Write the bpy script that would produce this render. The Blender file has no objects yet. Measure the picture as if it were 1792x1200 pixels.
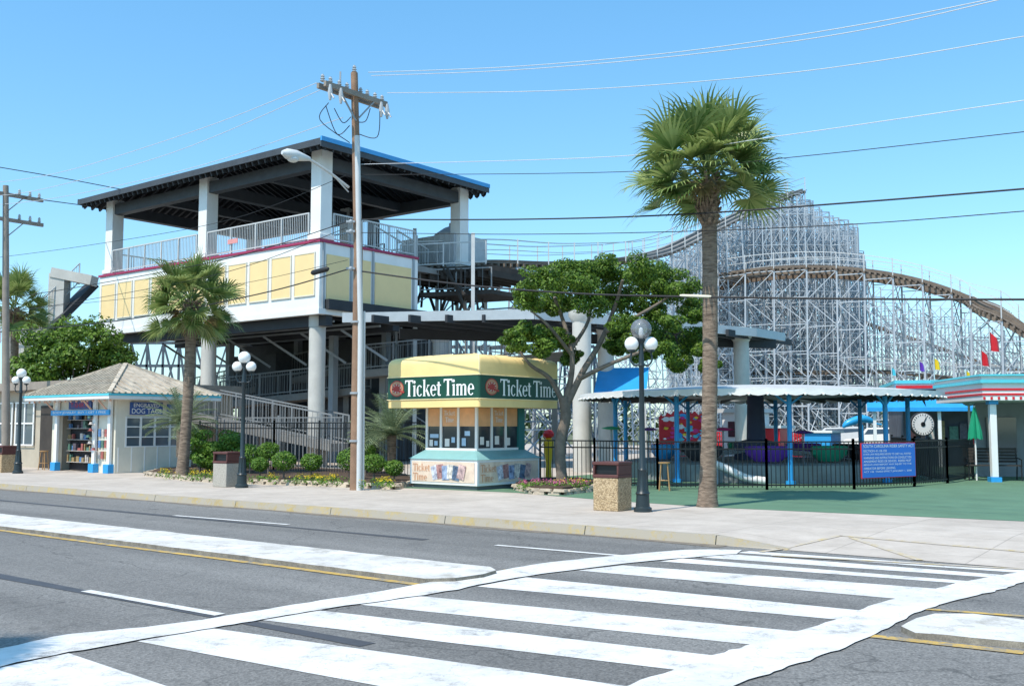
import bpy, math, random
from mathutils import Vector, Matrix
random.seed(11)
U=random.uniform
# ------------------------------------------------ survey of the place (camera station, metres)
F=1800.;CX=896.;CY=600.;EYE=1.73;HOR=745.
TH=math.atan((HOR-CY)/F)
SC=bpy.context.scene
COL=SC.collection
Z=Vector((0,0,1))
def ray(u,v):
    x=(u-CX)/F;y=(CY-v)/F
    return Vector((x,math.cos(TH)-math.sin(TH)*y,math.sin(TH)+math.cos(TH)*y))
def G(u,v,z=0.0):
    d=ray(u,v);t=(z-EYE)/d.z
    return Vector((d.x*t,d.y*t,z))
def P(u,v,D):
    d=ray(u,v);t=D/d.y
    return Vector((d.x*t,D,EYE+d.z*t))
R=Vector((-.787,.617,0));N=Vector((.617,.787,0))
RA=math.atan2(-.617,.787)
SW=0.13
def onroad(u,v,base,off=0):
    d=ray(u,v);b=base+N*off
    o=Vector((0,0,EYE));t=(b-o).dot(N)/d.dot(N)
    return o+d*t
def frame(o,a=RA): return Matrix.Translation(o)@Matrix.Rotation(a,4,'Z')
def crom(pts,n=8):
    out=[];m=len(pts)
    for i in range(m-1):
        a=pts[max(i-1,0)];b=pts[i];c=pts[i+1];d=pts[min(i+2,m-1)]
        for k in range(n):
            t=k/n
            out.append(0.5*((2*b)+(c-a)*t+(2*a-5*b+4*c-d)*t*t+(3*b-a-3*c+d)*t**3))
    out.append(pts[-1]);return out
# ------------------------------------------------ materials
MATS={}
def nt(name):
    m=bpy.data.materials.new(name);m.use_nodes=True
    t=m.node_tree;b=t.nodes['Principled BSDF'];return m,t,b
def mat(name,c,rough=.6,var=.15,scale=3.,metal=0.,bump=0.,bscale=40.,dirt=0.,fine=0.,spec=.4,emit=0):
    if name in MATS:return MATS[name]
    m,t,b=nt(name);L=t.links;nn=t.nodes.new
    tc=nn('ShaderNodeTexCoord')
    n1=nn('ShaderNodeTexNoise');n1.inputs['Scale'].default_value=scale;n1.inputs['Detail'].default_value=8;n1.inputs['Roughness'].default_value=.65
    L.new(tc.outputs['Object'],n1.inputs['Vector'])
    cr=nn('ShaderNodeValToRGB')
    cr.color_ramp.elements[0].position=.3;cr.color_ramp.elements[1].position=.7
    cr.color_ramp.elements[0].color=(c[0]*(1-var),c[1]*(1-var),c[2]*(1-var*.9),1)
    cr.color_ramp.elements[1].color=(min(1,c[0]*(1+var*.6)),min(1,c[1]*(1+var*.6)),min(1,c[2]*(1+var*.6)),1)
    L.new(n1.outputs['Fac'],cr.inputs['Fac'])
    last=cr.outputs['Color']
    if dirt>0:
        mpd=nn('ShaderNodeMapping');mpd.inputs['Scale'].default_value=(1,1,.35);L.new(tc.outputs['Object'],mpd.inputs[0])
        n2=nn('ShaderNodeTexNoise');n2.inputs['Scale'].default_value=scale*.6;n2.inputs['Detail'].default_value=10;n2.inputs['Roughness'].default_value=.75
        L.new(mpd.outputs[0],n2.inputs['Vector'])
        r2=nn('ShaderNodeValToRGB');r2.color_ramp.elements[0].position=.48;r2.color_ramp.elements[1].position=.72
        r2.color_ramp.elements[0].color=(0,0,0,1);r2.color_ramp.elements[1].color=(dirt,dirt,dirt,1)
        L.new(n2.outputs['Fac'],r2.inputs['Fac'])
        mx=nn('ShaderNodeMix');mx.data_type='RGBA'
        L.new(r2.outputs['Color'],mx.inputs['Factor']);L.new(last,mx.inputs['A'])
        mx.inputs['B'].default_value=(c[0]*.42,c[1]*.38,c[2]*.32,1);last=mx.outputs['Result']
    if fine>0:
        n3=nn('ShaderNodeTexNoise');n3.inputs['Scale'].default_value=90;n3.inputs['Detail'].default_value=3
        L.new(tc.outputs['Object'],n3.inputs['Vector'])
        r3=nn('ShaderNodeValToRGB');r3.color_ramp.elements[0].position=.35;r3.color_ramp.elements[1].position=.65
        r3.color_ramp.elements[0].color=(1-fine,)*3+(1,);r3.color_ramp.elements[1].color=(1,1,1,1)
        L.new(n3.outputs['Fac'],r3.inputs['Fac'])
        m3=nn('ShaderNodeMix');m3.data_type='RGBA';m3.blend_type='MULTIPLY';m3.inputs['Factor'].default_value=1
        L.new(last,m3.inputs['A']);L.new(r3.outputs['Color'],m3.inputs['B']);last=m3.outputs['Result']
    L.new(last,b.inputs['Base Color'])
    b.inputs['Roughness'].default_value=rough;b.inputs['Metallic'].default_value=metal
    b.inputs['Specular IOR Level'].default_value=spec
    if bump>0:
        nb=nn('ShaderNodeTexNoise');nb.inputs['Scale'].default_value=bscale;nb.inputs['Detail'].default_value=6
        L.new(tc.outputs['Object'],nb.inputs['Vector'])
        bp=nn('ShaderNodeBump');bp.inputs['Strength'].default_value=bump;bp.inputs['Distance'].default_value=.02
        L.new(nb.outputs['Fac'],bp.inputs['Height']);L.new(bp.outputs['Normal'],b.inputs['Normal'])
    MATS[name]=m;return m
def leafmat(name,c0,c1,trans=.3,rough=.5):
    m,t,b=nt(name);L=t.links;nn=t.nodes.new
    g=nn('ShaderNodeNewGeometry');cr=nn('ShaderNodeValToRGB')
    cr.color_ramp.elements[0].color=c0+(1,);cr.color_ramp.elements[1].color=c1+(1,)
    L.new(g.outputs['Random Per Island'],cr.inputs['Fac'])
    L.new(cr.outputs['Color'],b.inputs['Base Color']);b.inputs['Roughness'].default_value=rough
    b.inputs['Specular IOR Level'].default_value=.35
    tr=nn('ShaderNodeBsdfTranslucent');L.new(cr.outputs['Color'],tr.inputs['Color'])
    ms=nn('ShaderNodeMixShader');ms.inputs[0].default_value=trans
    out=t.nodes['Material Output'];L.new(b.outputs[0],ms.inputs[1]);L.new(tr.outputs[0],ms.inputs[2]);L.new(ms.outputs[0],out.inputs[0])
    MATS[name]=m;return m
def paintmat(name,c,under,wear=.5,scale=2.2,crack=.0025):
    m,t,b=nt(name);L=t.links;nn=t.nodes.new
    tc=nn('ShaderNodeTexCoord')
    n1=nn('ShaderNodeTexNoise');n1.inputs['Scale'].default_value=scale;n1.inputs['Detail'].default_value=13;n1.inputs['Roughness'].default_value=.82
    L.new(tc.outputs['Object'],n1.inputs['Vector'])
    r=nn('ShaderNodeValToRGB');r.color_ramp.elements[0].position=wear;r.color_ramp.elements[1].position=wear+.1
    L.new(n1.outputs['Fac'],r.inputs['Fac'])
    n2=nn('ShaderNodeTexNoise');n2.inputs['Scale'].default_value=1.1;n2.inputs['Detail'].default_value=11;n2.inputs['Roughness'].default_value=.78
    L.new(tc.outputs['Object'],n2.inputs['Vector'])
    r2=nn('ShaderNodeValToRGB');r2.color_ramp.elements[0].position=.36;r2.color_ramp.elements[1].position=.6
    r2.color_ramp.elements[0].color=(c[0]*.7,c[1]*.69,c[2]*.67,1);r2.color_ramp.elements[1].color=c+(1,)
    L.new(n2.outputs['Fac'],r2.inputs['Fac'])
    v=nn('ShaderNodeTexVoronoi');v.feature='DISTANCE_TO_EDGE';v.inputs['Scale'].default_value=.8
    nz=nn('ShaderNodeVectorMath');nz.operation='ADD';L.new(tc.outputs['Object'],nz.inputs[0])
    n4=nn('ShaderNodeTexNoise');n4.inputs['Scale'].default_value=3;n4.inputs['Detail'].default_value=5;L.new(tc.outputs['Object'],n4.inputs['Vector']);L.new(n4.outputs['Color'],nz.inputs[1])
    L.new(nz.outputs[0],v.inputs['Vector'])
    r4=nn('ShaderNodeValToRGB');r4.color_ramp.elements[0].position=0;r4.color_ramp.elements[1].position=crack*3
    r4.color_ramp.elements[0].color=(.45,.45,.45,1)
    L.new(v.outputs['Distance'],r4.inputs['Fac'])
    mu=nn('ShaderNodeMath');mu.operation='MULTIPLY';L.new(r.outputs['Color'],mu.inputs[0]);L.new(r4.outputs['Color'],mu.inputs[1])
    mx=nn('ShaderNodeMix');mx.data_type='RGBA';L.new(mu.outputs[0],mx.inputs['Factor'])
    mx.inputs['A'].default_value=under+(1,);L.new(r2.outputs['Color'],mx.inputs['B'])
    L.new(mx.outputs['Result'],b.inputs['Base Color']);b.inputs['Roughness'].default_value=.75
    MATS[name]=m;return m
def asphalt():
    m,t,b=nt('asphalt');L=t.links;nn=t.nodes.new
    tc=nn('ShaderNodeTexCoord')
    mp=nn('ShaderNodeMapping');mp.inputs['Rotation'].default_value=(0,0,-RA);L.new(tc.outputs['Object'],mp.inputs['Vector'])
    mp2=nn('ShaderNodeMapping');mp2.inputs['Scale'].default_value=(.07,.9,1);L.new(mp.outputs[0],mp2.inputs['Vector'])
    big=nn('ShaderNodeTexNoise');big.inputs['Scale'].default_value=1.;big.inputs['Detail'].default_value=7;L.new(mp2.outputs[0],big.inputs['Vector'])
    r=nn('ShaderNodeValToRGB');r.color_ramp.elements[0].position=.3;r.color_ramp.elements[1].position=.7
    r.color_ramp.elements[0].color=(.145,.138,.128,1);r.color_ramp.elements[1].color=(.24,.229,.212,1)
    L.new(big.outputs['Fac'],r.inputs['Fac'])
    f=nn('ShaderNodeTexVoronoi');f.inputs['Scale'].default_value=60;L.new(tc.outputs['Object'],f.inputs['Vector'])
    rf=nn('ShaderNodeValToRGB');rf.color_ramp.elements[0].position=0;rf.color_ramp.elements[1].position=1
    rf.color_ramp.elements[0].color=(.45,.45,.45,1);rf.color_ramp.elements[1].color=(1.35,1.35,1.35,1)
    L.new(f.outputs['Color'],rf.inputs['Fac'])
    mu=nn('ShaderNodeMix');mu.data_type='RGBA';mu.blend_type='MULTIPLY';mu.inputs['Factor'].default_value=.85
    L.new(r.outputs['Color'],mu.inputs['A']);L.new(rf.outputs['Color'],mu.inputs['B'])
    s=nn('ShaderNodeTexNoise');s.inputs['Scale'].default_value=1.6;s.inputs['Detail'].default_value=10;s.inputs['Roughness'].default_value=.7;L.new(tc.outputs['Object'],s.inputs['Vector'])
    rs=nn('ShaderNodeValToRGB');rs.color_ramp.elements[0].position=.56;rs.color_ramp.elements[1].position=.7
    rs.color_ramp.elements[0].color=(1,1,1,1);rs.color_ramp.elements[1].color=(.6,.6,.6,1);L.new(s.outputs['Fac'],rs.inputs['Fac'])
    m2=nn('ShaderNodeMix');m2.data_type='RGBA';m2.blend_type='MULTIPLY';m2.inputs['Factor'].default_value=.7
    L.new(mu.outputs['Result'],m2.inputs['A']);L.new(rs.outputs['Color'],m2.inputs['B'])
    nz=nn('ShaderNodeTexNoise');nz.inputs['Scale'].default_value=1.2;nz.inputs['Detail'].default_value=8;L.new(tc.outputs['Object'],nz.inputs['Vector'])
    ad=nn('ShaderNodeVectorMath');ad.operation='ADD';L.new(tc.outputs['Object'],ad.inputs[0]);L.new(nz.outputs['Color'],ad.inputs[1])
    vc=nn('ShaderNodeTexVoronoi');vc.feature='DISTANCE_TO_EDGE';vc.inputs['Scale'].default_value=.35;L.new(ad.outputs[0],vc.inputs['Vector'])
    rc_=nn('ShaderNodeValToRGB');rc_.color_ramp.elements[0].position=0;rc_.color_ramp.elements[1].position=.006;rc_.color_ramp.elements[0].color=(.45,.45,.45,1)
    L.new(vc.outputs['Distance'],rc_.inputs['Fac'])
    m4=nn('ShaderNodeMix');m4.data_type='RGBA';m4.blend_type='MULTIPLY';m4.inputs['Factor'].default_value=.8
    L.new(m2.outputs['Result'],m4.inputs['A']);L.new(rc_.outputs['Color'],m4.inputs['B'])
    L.new(m4.outputs['Result'],b.inputs['Base Color']);b.inputs['Roughness'].default_value=.85
    bp=nn('ShaderNodeBump');bp.inputs['Strength'].default_value=.35;bp.inputs['Distance'].default_value=.01
    L.new(f.outputs['Distance'],bp.inputs['Height']);L.new(bp.outputs['Normal'],b.inputs['Normal'])
    MATS['asphalt']=m;return m
def pavemat():
    m,t,b=nt('sidewalk_concrete');L=t.links;nn=t.nodes.new
    tc=nn('ShaderNodeTexCoord')
    mp=nn('ShaderNodeMapping');mp.inputs['Rotation'].default_value=(0,0,-RA);L.new(tc.outputs['Object'],mp.inputs['Vector'])
    br=nn('ShaderNodeTexBrick');br.offset=0;br.inputs['Scale'].default_value=1;br.inputs['Brick Width'].default_value=1.8;br.inputs['Row Height'].default_value=1.6
    br.inputs['Mortar Size'].default_value=.01;br.inputs['Color1'].default_value=(.50,.435,.37,1);br.inputs['Color2'].default_value=(.56,.49,.42,1);br.inputs['Mortar'].default_value=(.38,.33,.28,1)
    L.new(mp.outputs[0],br.inputs['Vector'])
    n=nn('ShaderNodeTexNoise');n.inputs['Scale'].default_value=1.3;n.inputs['Detail'].default_value=12;n.inputs['Roughness'].default_value=.78;L.new(tc.outputs['Object'],n.inputs['Vector'])
    r=nn('ShaderNodeValToRGB');r.color_ramp.elements[0].position=.3;r.color_ramp.elements[1].position=.7
    r.color_ramp.elements[0].color=(.70,.68,.66,1);r.color_ramp.elements[1].color=(1.08,1.08,1.08,1);L.new(n.outputs['Fac'],r.inputs['Fac'])
    mu=nn('ShaderNodeMix');mu.data_type='RGBA';mu.blend_type='MULTIPLY';mu.inputs['Factor'].default_value=.9
    L.new(br.outputs['Color'],mu.inputs['A']);L.new(r.outputs['Color'],mu.inputs['B'])
    L.new(mu.outputs['Result'],b.inputs['Base Color']);b.inputs['Roughness'].default_value=.85
    MATS['sidewalk_concrete']=m;return m
def aggmat():
    m,t,b=nt('pebble_aggregate');L=t.links;nn=t.nodes.new
    tc=nn('ShaderNodeTexCoord');v=nn('ShaderNodeTexVoronoi');v.inputs['Scale'].default_value=55;L.new(tc.outputs['Object'],v.inputs['Vector'])
    r=nn('ShaderNodeValToRGB');e=r.color_ramp.elements;e[0].color=(.22,.15,.08,1);e[1].color=(.60,.45,.28,1);e2=e.new(.5);e2.color=(.44,.31,.17,1)
    sp=nn('ShaderNodeSeparateColor');L.new(v.outputs['Color'],sp.inputs[0]);L.new(sp.outputs[0],r.inputs['Fac']);L.new(r.outputs['Color'],b.inputs['Base Color'])
    bp=nn('ShaderNodeBump');bp.inputs['Strength'].default_value=.5;bp.inputs['Distance'].default_value=.01;bp.invert=True
    L.new(v.outputs['Distance'],bp.inputs['Height']);L.new(bp.outputs['Normal'],b.inputs['Normal']);b.inputs['Roughness'].default_value=.8
    MATS['pebble_aggregate']=m;return m
def glassmat(name,c,rough=.05):
    m,t,b=nt(name);b.inputs['Base Color'].default_value=c+(1,);b.inputs['Roughness'].default_value=rough;b.inputs['Specular IOR Level'].default_value=.9
    MATS[name]=m;return m
def clearmat():
    m,t,b=nt('clear_globe');L=t.links;nn=t.nodes.new
    tr=nn('ShaderNodeBsdfTransparent');tr.inputs[0].default_value=(.86,.88,.9,1)
    fr=nn('ShaderNodeFresnel');fr.inputs[0].default_value=1.7
    gl=nn('ShaderNodeBsdfGlossy');gl.inputs['Roughness'].default_value=.05
    df=nn('ShaderNodeBsdfDiffuse');df.inputs[0].default_value=(.6,.62,.64,1)
    m0=nn('ShaderNodeMixShader');m0.inputs[0].default_value=.25;L.new(tr.outputs[0],m0.inputs[1]);L.new(df.outputs[0],m0.inputs[2])
    ms=nn('ShaderNodeMixShader');L.new(fr.outputs[0],ms.inputs[0]);L.new(m0.outputs[0],ms.inputs[1]);L.new(gl.outputs[0],ms.inputs[2])
    L.new(ms.outputs[0],t.nodes['Material Output'].inputs[0]);MATS['clear_globe']=m;return m
def barkmat():
    m,t,b=nt('palm_bark');L=t.links;nn=t.nodes.new
    tc=nn('ShaderNodeTexCoord');mp=nn('ShaderNodeMapping');mp.inputs['Scale'].default_value=(2,2,9);L.new(tc.outputs['Object'],mp.inputs[0])
    n=nn('ShaderNodeTexNoise');n.inputs['Scale'].default_value=2.5;n.inputs['Detail'].default_value=9;n.inputs['Roughness'].default_value=.7;L.new(mp.outputs[0],n.inputs['Vector'])
    r=nn('ShaderNodeValToRGB');e=r.color_ramp.elements;e[0].position=.35;e[1].position=.68;e[0].color=(.10,.07,.05,1);e[1].color=(.34,.255,.185,1)
    L.new(n.outputs['Fac'],r.inputs[0]);L.new(r.outputs[0],b.inputs['Base Color']);b.inputs['Roughness'].default_value=.9
    bp=nn('ShaderNodeBump');bp.inputs['Strength'].default_value=.9;bp.inputs['Distance'].default_value=.04;L.new(n.outputs['Fac'],bp.inputs['Height']);L.new(bp.outputs[0],b.inputs['Normal'])
    MATS['palm_bark']=m;return m
def shinglemat():
    m,t,b=nt('shingle_roofing');L=t.links;nn=t.nodes.new
    tc=nn('ShaderNodeTexCoord');mp=nn('ShaderNodeMapping');mp.inputs['Rotation'].default_value=(0,0,-RA);L.new(tc.outputs['Object'],mp.inputs[0])
    n=nn('ShaderNodeTexNoise');n.inputs['Scale'].default_value=4;n.inputs['Detail'].default_value=8;L.new(mp.outputs[0],n.inputs['Vector'])
    r=nn('ShaderNodeValToRGB');e=r.color_ramp.elements;e[0].position=.3;e[1].position=.7;e[0].color=(.36,.30,.23,1);e[1].color=(.57,.50,.40,1)
    L.new(n.outputs['Fac'],r.inputs[0]);L.new(r.outputs[0],b.inputs['Base Color']);b.inputs['Roughness'].default_value=.9
    MATS['shingle_roofing']=m;return m
ASPH=asphalt();PAVE=pavemat();AGG=aggmat();BARK=barkmat();SHIN=shinglemat();CLEAR=clearmat()
WPAINT=paintmat('worn_white_road_paint',(.76,.74,.71),(.28,.27,.255),.35)
YPAINT=paintmat('worn_yellow_road_paint',(.64,.41,.09),(.25,.225,.18),.42,5)
KERBM=paintmat('faded_yellow_kerb',(.50,.37,.15),(.38,.33,.26),.49,3)
MEDM=paintmat('worn_white_island',(.72,.69,.65),(.40,.37,.32),.39,2.5)
WHITE=mat('white_paint',(.80,.79,.76),.5,.06,1.2,dirt=.14)
OFFW=mat('offwhite_concrete',(.56,.54,.49),.8,.12,1.5,dirt=.3,bump=.2)
YEL=mat('pale_yellow_panel',(.85,.63,.31),.6,.06,1.)
MAR=mat('maroon_trim',(.35,.03,.09),.5,.1)
DARKST=mat('dark_steel',(.034,.037,.042),.7,.2,2)
DARKW=mat('dark_timber',(.06,.05,.042),.85,.3,2,fine=.3)
GREYST=mat('grey_steel',(.33,.36,.38),.5,.15,1.2,dirt=.2)
LGREY=mat('light_grey_railing',(.55,.56,.55),.5,.1,2)
MGREY=mat('mid_grey_railing',(.24,.25,.25),.5,.15,2)
BLUEROOF=mat('blue_metal_roof',(.06,.33,.66),.45,.12,.6)
BLUE=mat('bright_blue_paint',(.03,.32,.68),.4,.1,3)
TURQ=mat('turquoise_paint',(.10,.56,.64),.45,.1,3)
TEAL=mat('dark_teal_paint',(.02,.16,.16),.4,.1,3)
GREENB=mat('dark_green_sign',(.008,.065,.04),.45,.1,3)
CANV=mat('yellow_canvas',(.88,.64,.28),.75,.07,1.5,bump=.15,bscale=8,spec=.15)
BLACK=mat('black_iron',(.012,.013,.014),.45,.2,4)
LAMPM=mat('dark_green_lamp_iron',(.022,.035,.04),.4,.2,4)
GLOBE=mat('milky_globe',(.86,.86,.83),.25,.02,2)
BROWN=mat('brown_plastic',(.11,.04,.035),.5,.15,5)
WOODP=mat('pole_wood',(.33,.20,.125),.85,.35,1.5,bump=.4,fine=.25)
WOODG=mat('weathered_wood',(.34,.29,.24),.85,.25,2,fine=.3)
WIREB=mat('black_cable',(.02,.02,.022),.6,.1)
WIREL=mat('bare_aluminium_wire',(.62,.63,.64),.4,.1,metal=.2)
PVC=mat('grey_conduit',(.58,.59,.58),.5,.1,1)
CERAM=mat('grey_ceramic',(.45,.47,.48),.3,.1)
GREENG=mat('green_painted_ground',(.12,.225,.135),.8,.12,1.2,dirt=.35,fine=.12)
SOIL=mat('mulch_soil',(.11,.07,.045),.95,.4,8,bump=.5,fine=.4)
STONE=mat('planter_stone',(.46,.38,.28),.85,.35,4,bump=.5,bscale=20)
GRASS=mat('ground_scrub',(.16,.17,.09),.95,.3,.3,fine=.3)
TAR=mat('tar_seam',(.075,.075,.08),.6,.2,3)
CONG=mat('grey_concrete',(.24,.235,.22),.85,.2,1.5,dirt=.3)
LATT=mat('pale_galvanised_steel',(.44,.48,.51),.5,.2,.25)
LATT2=mat('grey_blue_galvanised_steel',(.27,.33,.38),.55,.25,.25)
TRACKW=mat('track_timber',(.19,.15,.115),.9,.4,1.2)
TRACKG=mat('grey_track_timber',(.27,.26,.24),.9,.3,1.2)
RED=mat('red_paint',(.62,.02,.03),.4,.1,3)
ORANGE=mat('orange_poster',(.72,.38,.18),.5,.2,2.5)
PINK=mat('magenta_plastic',(.65,.03,.22),.35,.1)
PURP=mat('purple_plastic',(.16,.05,.4),.35,.1)
GREENP=mat('green_fabric',(.01,.30,.16),.6,.15)
YELLP=mat('yellow_plastic',(.85,.55,.03),.4,.1)
GLASS=glassmat('dark_window_glass',(.03,.04,.05))
GLASS2=glassmat('reflective_window_glass',(.10,.13,.15))
CREAM=mat('cream_siding',(.72,.67,.55),.65,.08,2,dirt=.15)
BEIGE=mat('beige_stucco',(.46,.40,.31),.85,.12,1.5,dirt=.2)
RUBBER=mat('tyre_rubber',(.02,.02,.02),.8,.1)
LEAF=leafmat('broad_leaf',(.03,.085,.01),(.20,.32,.04),.33)
LEAF2=leafmat('hedge_leaf',(.05,.14,.015),(.20,.34,.045))
PALML=leafmat('palm_leaf',(.09,.165,.035),(.37,.43,.15),.3,.38)
PALMD=leafmat('dry_palm_leaf',(.17,.12,.05),(.36,.27,.12),.15)
FARL=leafmat('far_leaf',(.03,.06,.02),(.09,.13,.05))
BLOOMY=leafmat('yellow_bloom',(.75,.5,.02),(.95,.75,.05))
BLOOMP=leafmat('pink_bloom',(.5,.05,.2),(.8,.25,.4))
BARKT=mat('tree_bark',(.20,.165,.13),.9,.4,5,bump=.6)
# ------------------------------------------------ mesh builder
class MB:
    def __init__(s,T=None): s.v=[];s.f=[];s.m=[];s.T=T
    def add(s,pts,faces,m=0):
        i=len(s.v)
        if s.T is not None: s.v+=[tuple(s.T@Vector(p)) for p in pts]
        else: s.v+=[tuple(p) for p in pts]
        for f in faces: s.f.append(tuple(i+k for k in f));s.m.append(m)
    def face(s,pts,m=0): s.add(pts,[tuple(range(len(pts)))],m)
    def hexa(s,p,m=0): s.add(p,[(3,2,1,0),(4,5,6,7),(0,1,5,4),(1,2,6,5),(2,3,7,6),(3,0,4,7)],m)
    def box(s,x0,x1,y0,y1,z0,z1,m=0):
        s.hexa([(x0,y0,z0),(x1,y0,z0),(x1,y1,z0),(x0,y1,z0),(x0,y0,z1),(x1,y0,z1),(x1,y1,z1),(x0,y1,z1)],m)
    def beam(s,a,b,w,h,m=0):
        a=Vector(a);b=Vector(b);d=(b-a).normalized()
        up=Z if abs(d.z)<.95 else Vector((1,0,0))
        x=d.cross(up).normalized()*w/2;y=x.cross(d).normalized()*h/2
        s.hexa([a-x-y,a+x-y,a+x+y,a-x+y,b-x-y,b+x-y,b+x+y,b-x+y],m)
    def tube(s,a,b,r0,r1=None,n=10,m=0): s.path([Vector(a),Vector(b)],[r0,r0 if r1 is None else r1],n,m)
    def path(s,pts,r,n=6,m=0):
        pts=[Vector(p) for p in pts];k=len(pts)
        if not isinstance(r,(list,tuple)): r=[r]*k
        vs=[];prev=None
        for i,p in enumerate(pts):
            d=(pts[min(i+1,k-1)]-pts[max(i-1,0)]).normalized()
            if prev is None:
                up=Z if abs(d.z)<.9 else Vector((1,0,0));x=d.cross(up).normalized()
            else: x=(prev-d*prev.dot(d)).normalized()
            prev=x;y=d.cross(x)
            for j in range(n):
                a=2*math.pi*j/n;vs.append(p+(x*math.cos(a)+y*math.sin(a))*r[i])
        fs=[]
        for i in range(k-1):
            for j in range(n):
                j2=(j+1)%n;fs.append((i*n+j,i*n+j2,(i+1)*n+j2,(i+1)*n+j))
        fs.append(tuple(range(n))[::-1]);fs.append(tuple((k-1)*n+j for j in range(n)))
        s.add(vs,fs,m)
    def lathe(s,c,prof,n=16,m=0):
        c=Vector(c);vs=[];k=len(prof)
        for r,z in prof:
            for j in range(n):
                a=2*math.pi*j/n;vs.append(c+Vector((math.cos(a)*r,math.sin(a)*r,z)))
        fs=[]
        for i in range(k-1):
            for j in range(n):
                j2=(j+1)%n;fs.append((i*n+j,i*n+j2,(i+1)*n+j2,(i+1)*n+j))
        if prof[0][0]>.001: fs.append(tuple(range(n))[::-1])
        if prof[-1][0]>.001: fs.append(tuple((k-1)*n+j for j in range(n)))
        s.add(vs,fs,m)
    def sphere(s,c,r,n=16,m=0,sx=1,sy=1,sz=1,k=10):
        c=Vector(c);vs=[];
        for i in range(k+1):
            a=math.pi*i/k
            for j in range(n):
                b=2*math.pi*j/n
                vs.append(c+Vector((math.sin(a)*math.cos(b)*r*sx,math.sin(a)*math.sin(b)*r*sy,-math.cos(a)*r*sz)))
        fs=[(i*n+j,i*n+(j+1)%n,(i+1)*n+(j+1)%n,(i+1)*n+j) for i in range(k) for j in range(n)]
        s.add(vs,fs,m)
    def prism(s,poly,z0,z1,m=0,mtop=None):
        k=len(poly);lo=[(p[0],p[1],z0) for p in poly];hi=[(p[0],p[1],z1) for p in poly]
        s.add(lo+hi,[(j,(j+1)%k,k+(j+1)%k,k+j) for j in range(k)],m)
        s.add(hi,[tuple(range(k))],m if mtop is None else mtop)
        s.add(lo,[tuple(range(k))[::-1]],m)
    def obj(s,name,mats,parent=None,origin=None,label=None,category=None,group=None,kind=None,smooth=True,bevel=0):
        if not isinstance(mats,(list,tuple)): mats=[mats]
        o=Vector(parent['o']) if parent is not None else (Vector(origin) if origin is not None else Vector((0,0,0)))
        me=bpy.data.meshes.new(name)
        me.from_pydata([(a-o.x,b-o.y,c-o.z) for a,b,c in s.v],[],s.f)
        for q in mats: me.materials.append(q)
        me.polygons.foreach_set('material_index',s.m)
        if smooth:
            me.polygons.foreach_set('use_smooth',[True]*len(s.f));me.set_sharp_from_angle(angle=math.radians(38))
        me.update()
        ob=bpy.data.objects.new(name,me);COL.objects.link(ob)
        if parent is not None: ob.parent=parent
        else: ob.location=o
        if label: ob['label']=label
        if category: ob['category']=category
        if group: ob['group']=group
        if kind: ob['kind']=kind
        if bevel:
            bm=ob.modifiers.new('bevel','BEVEL');bm.width=bevel;bm.segments=2;bm.limit_method='ANGLE'
        return ob
def thing(name,o,label,category,group=None):
    e=bpy.data.objects.new(name,None);COL.objects.link(e);e.location=o;e.empty_display_size=.3
    e['o']=tuple(o);e['label']=label;e['category']=category
    if group:e['group']=group
    return e
def copy_thing(root,loc,rot=0,label=None,scale=1):
    n=root.copy();COL.objects.link(n);n.location=loc;n.rotation_euler=(0,0,rot);n.scale=(scale,)*3
    if label:n['label']=label
    n['o']=tuple(loc)
    for c in list(root.children):
        k=c.copy();COL.objects.link(k);k.parent=n
        for c2 in list(c.children):
            k2=c2.copy();COL.objects.link(k2);k2.parent=k
    return n
def txt(body,T,x,z,w,h,y,mt,parent,name='lettering',align=True):
    cu=bpy.data.curves.new('t','FONT');cu.body=body;cu.size=1;cu.extrude=0
    tmp=bpy.data.objects.new('t',cu);COL.objects.link(tmp)
    dg=bpy.context.evaluated_depsgraph_get();dg.update()
    me=bpy.data.meshes.new_from_object(tmp.evaluated_get(dg))
    xs=[v.co.x for v in me.vertices];ys=[v.co.y for v in me.vertices]
    x0,x1,y0,y1=min(xs),max(xs),min(ys),max(ys)
    sx=w/(x1-x0);sy=h/(y1-y0);o=Vector(parent['o'])
    for v in me.vertices:
        q=T@Vector((x+(v.co.x-x0)*sx,y,z+(v.co.y-y0)*sy));v.co=q-o
    me.materials.clear();me.materials.append(mt)
    bpy.data.objects.remove(tmp);bpy.data.curves.remove(cu)
    ob=bpy.data.objects.new(name,me);COL.objects.link(ob);ob.parent=parent;return ob
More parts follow.
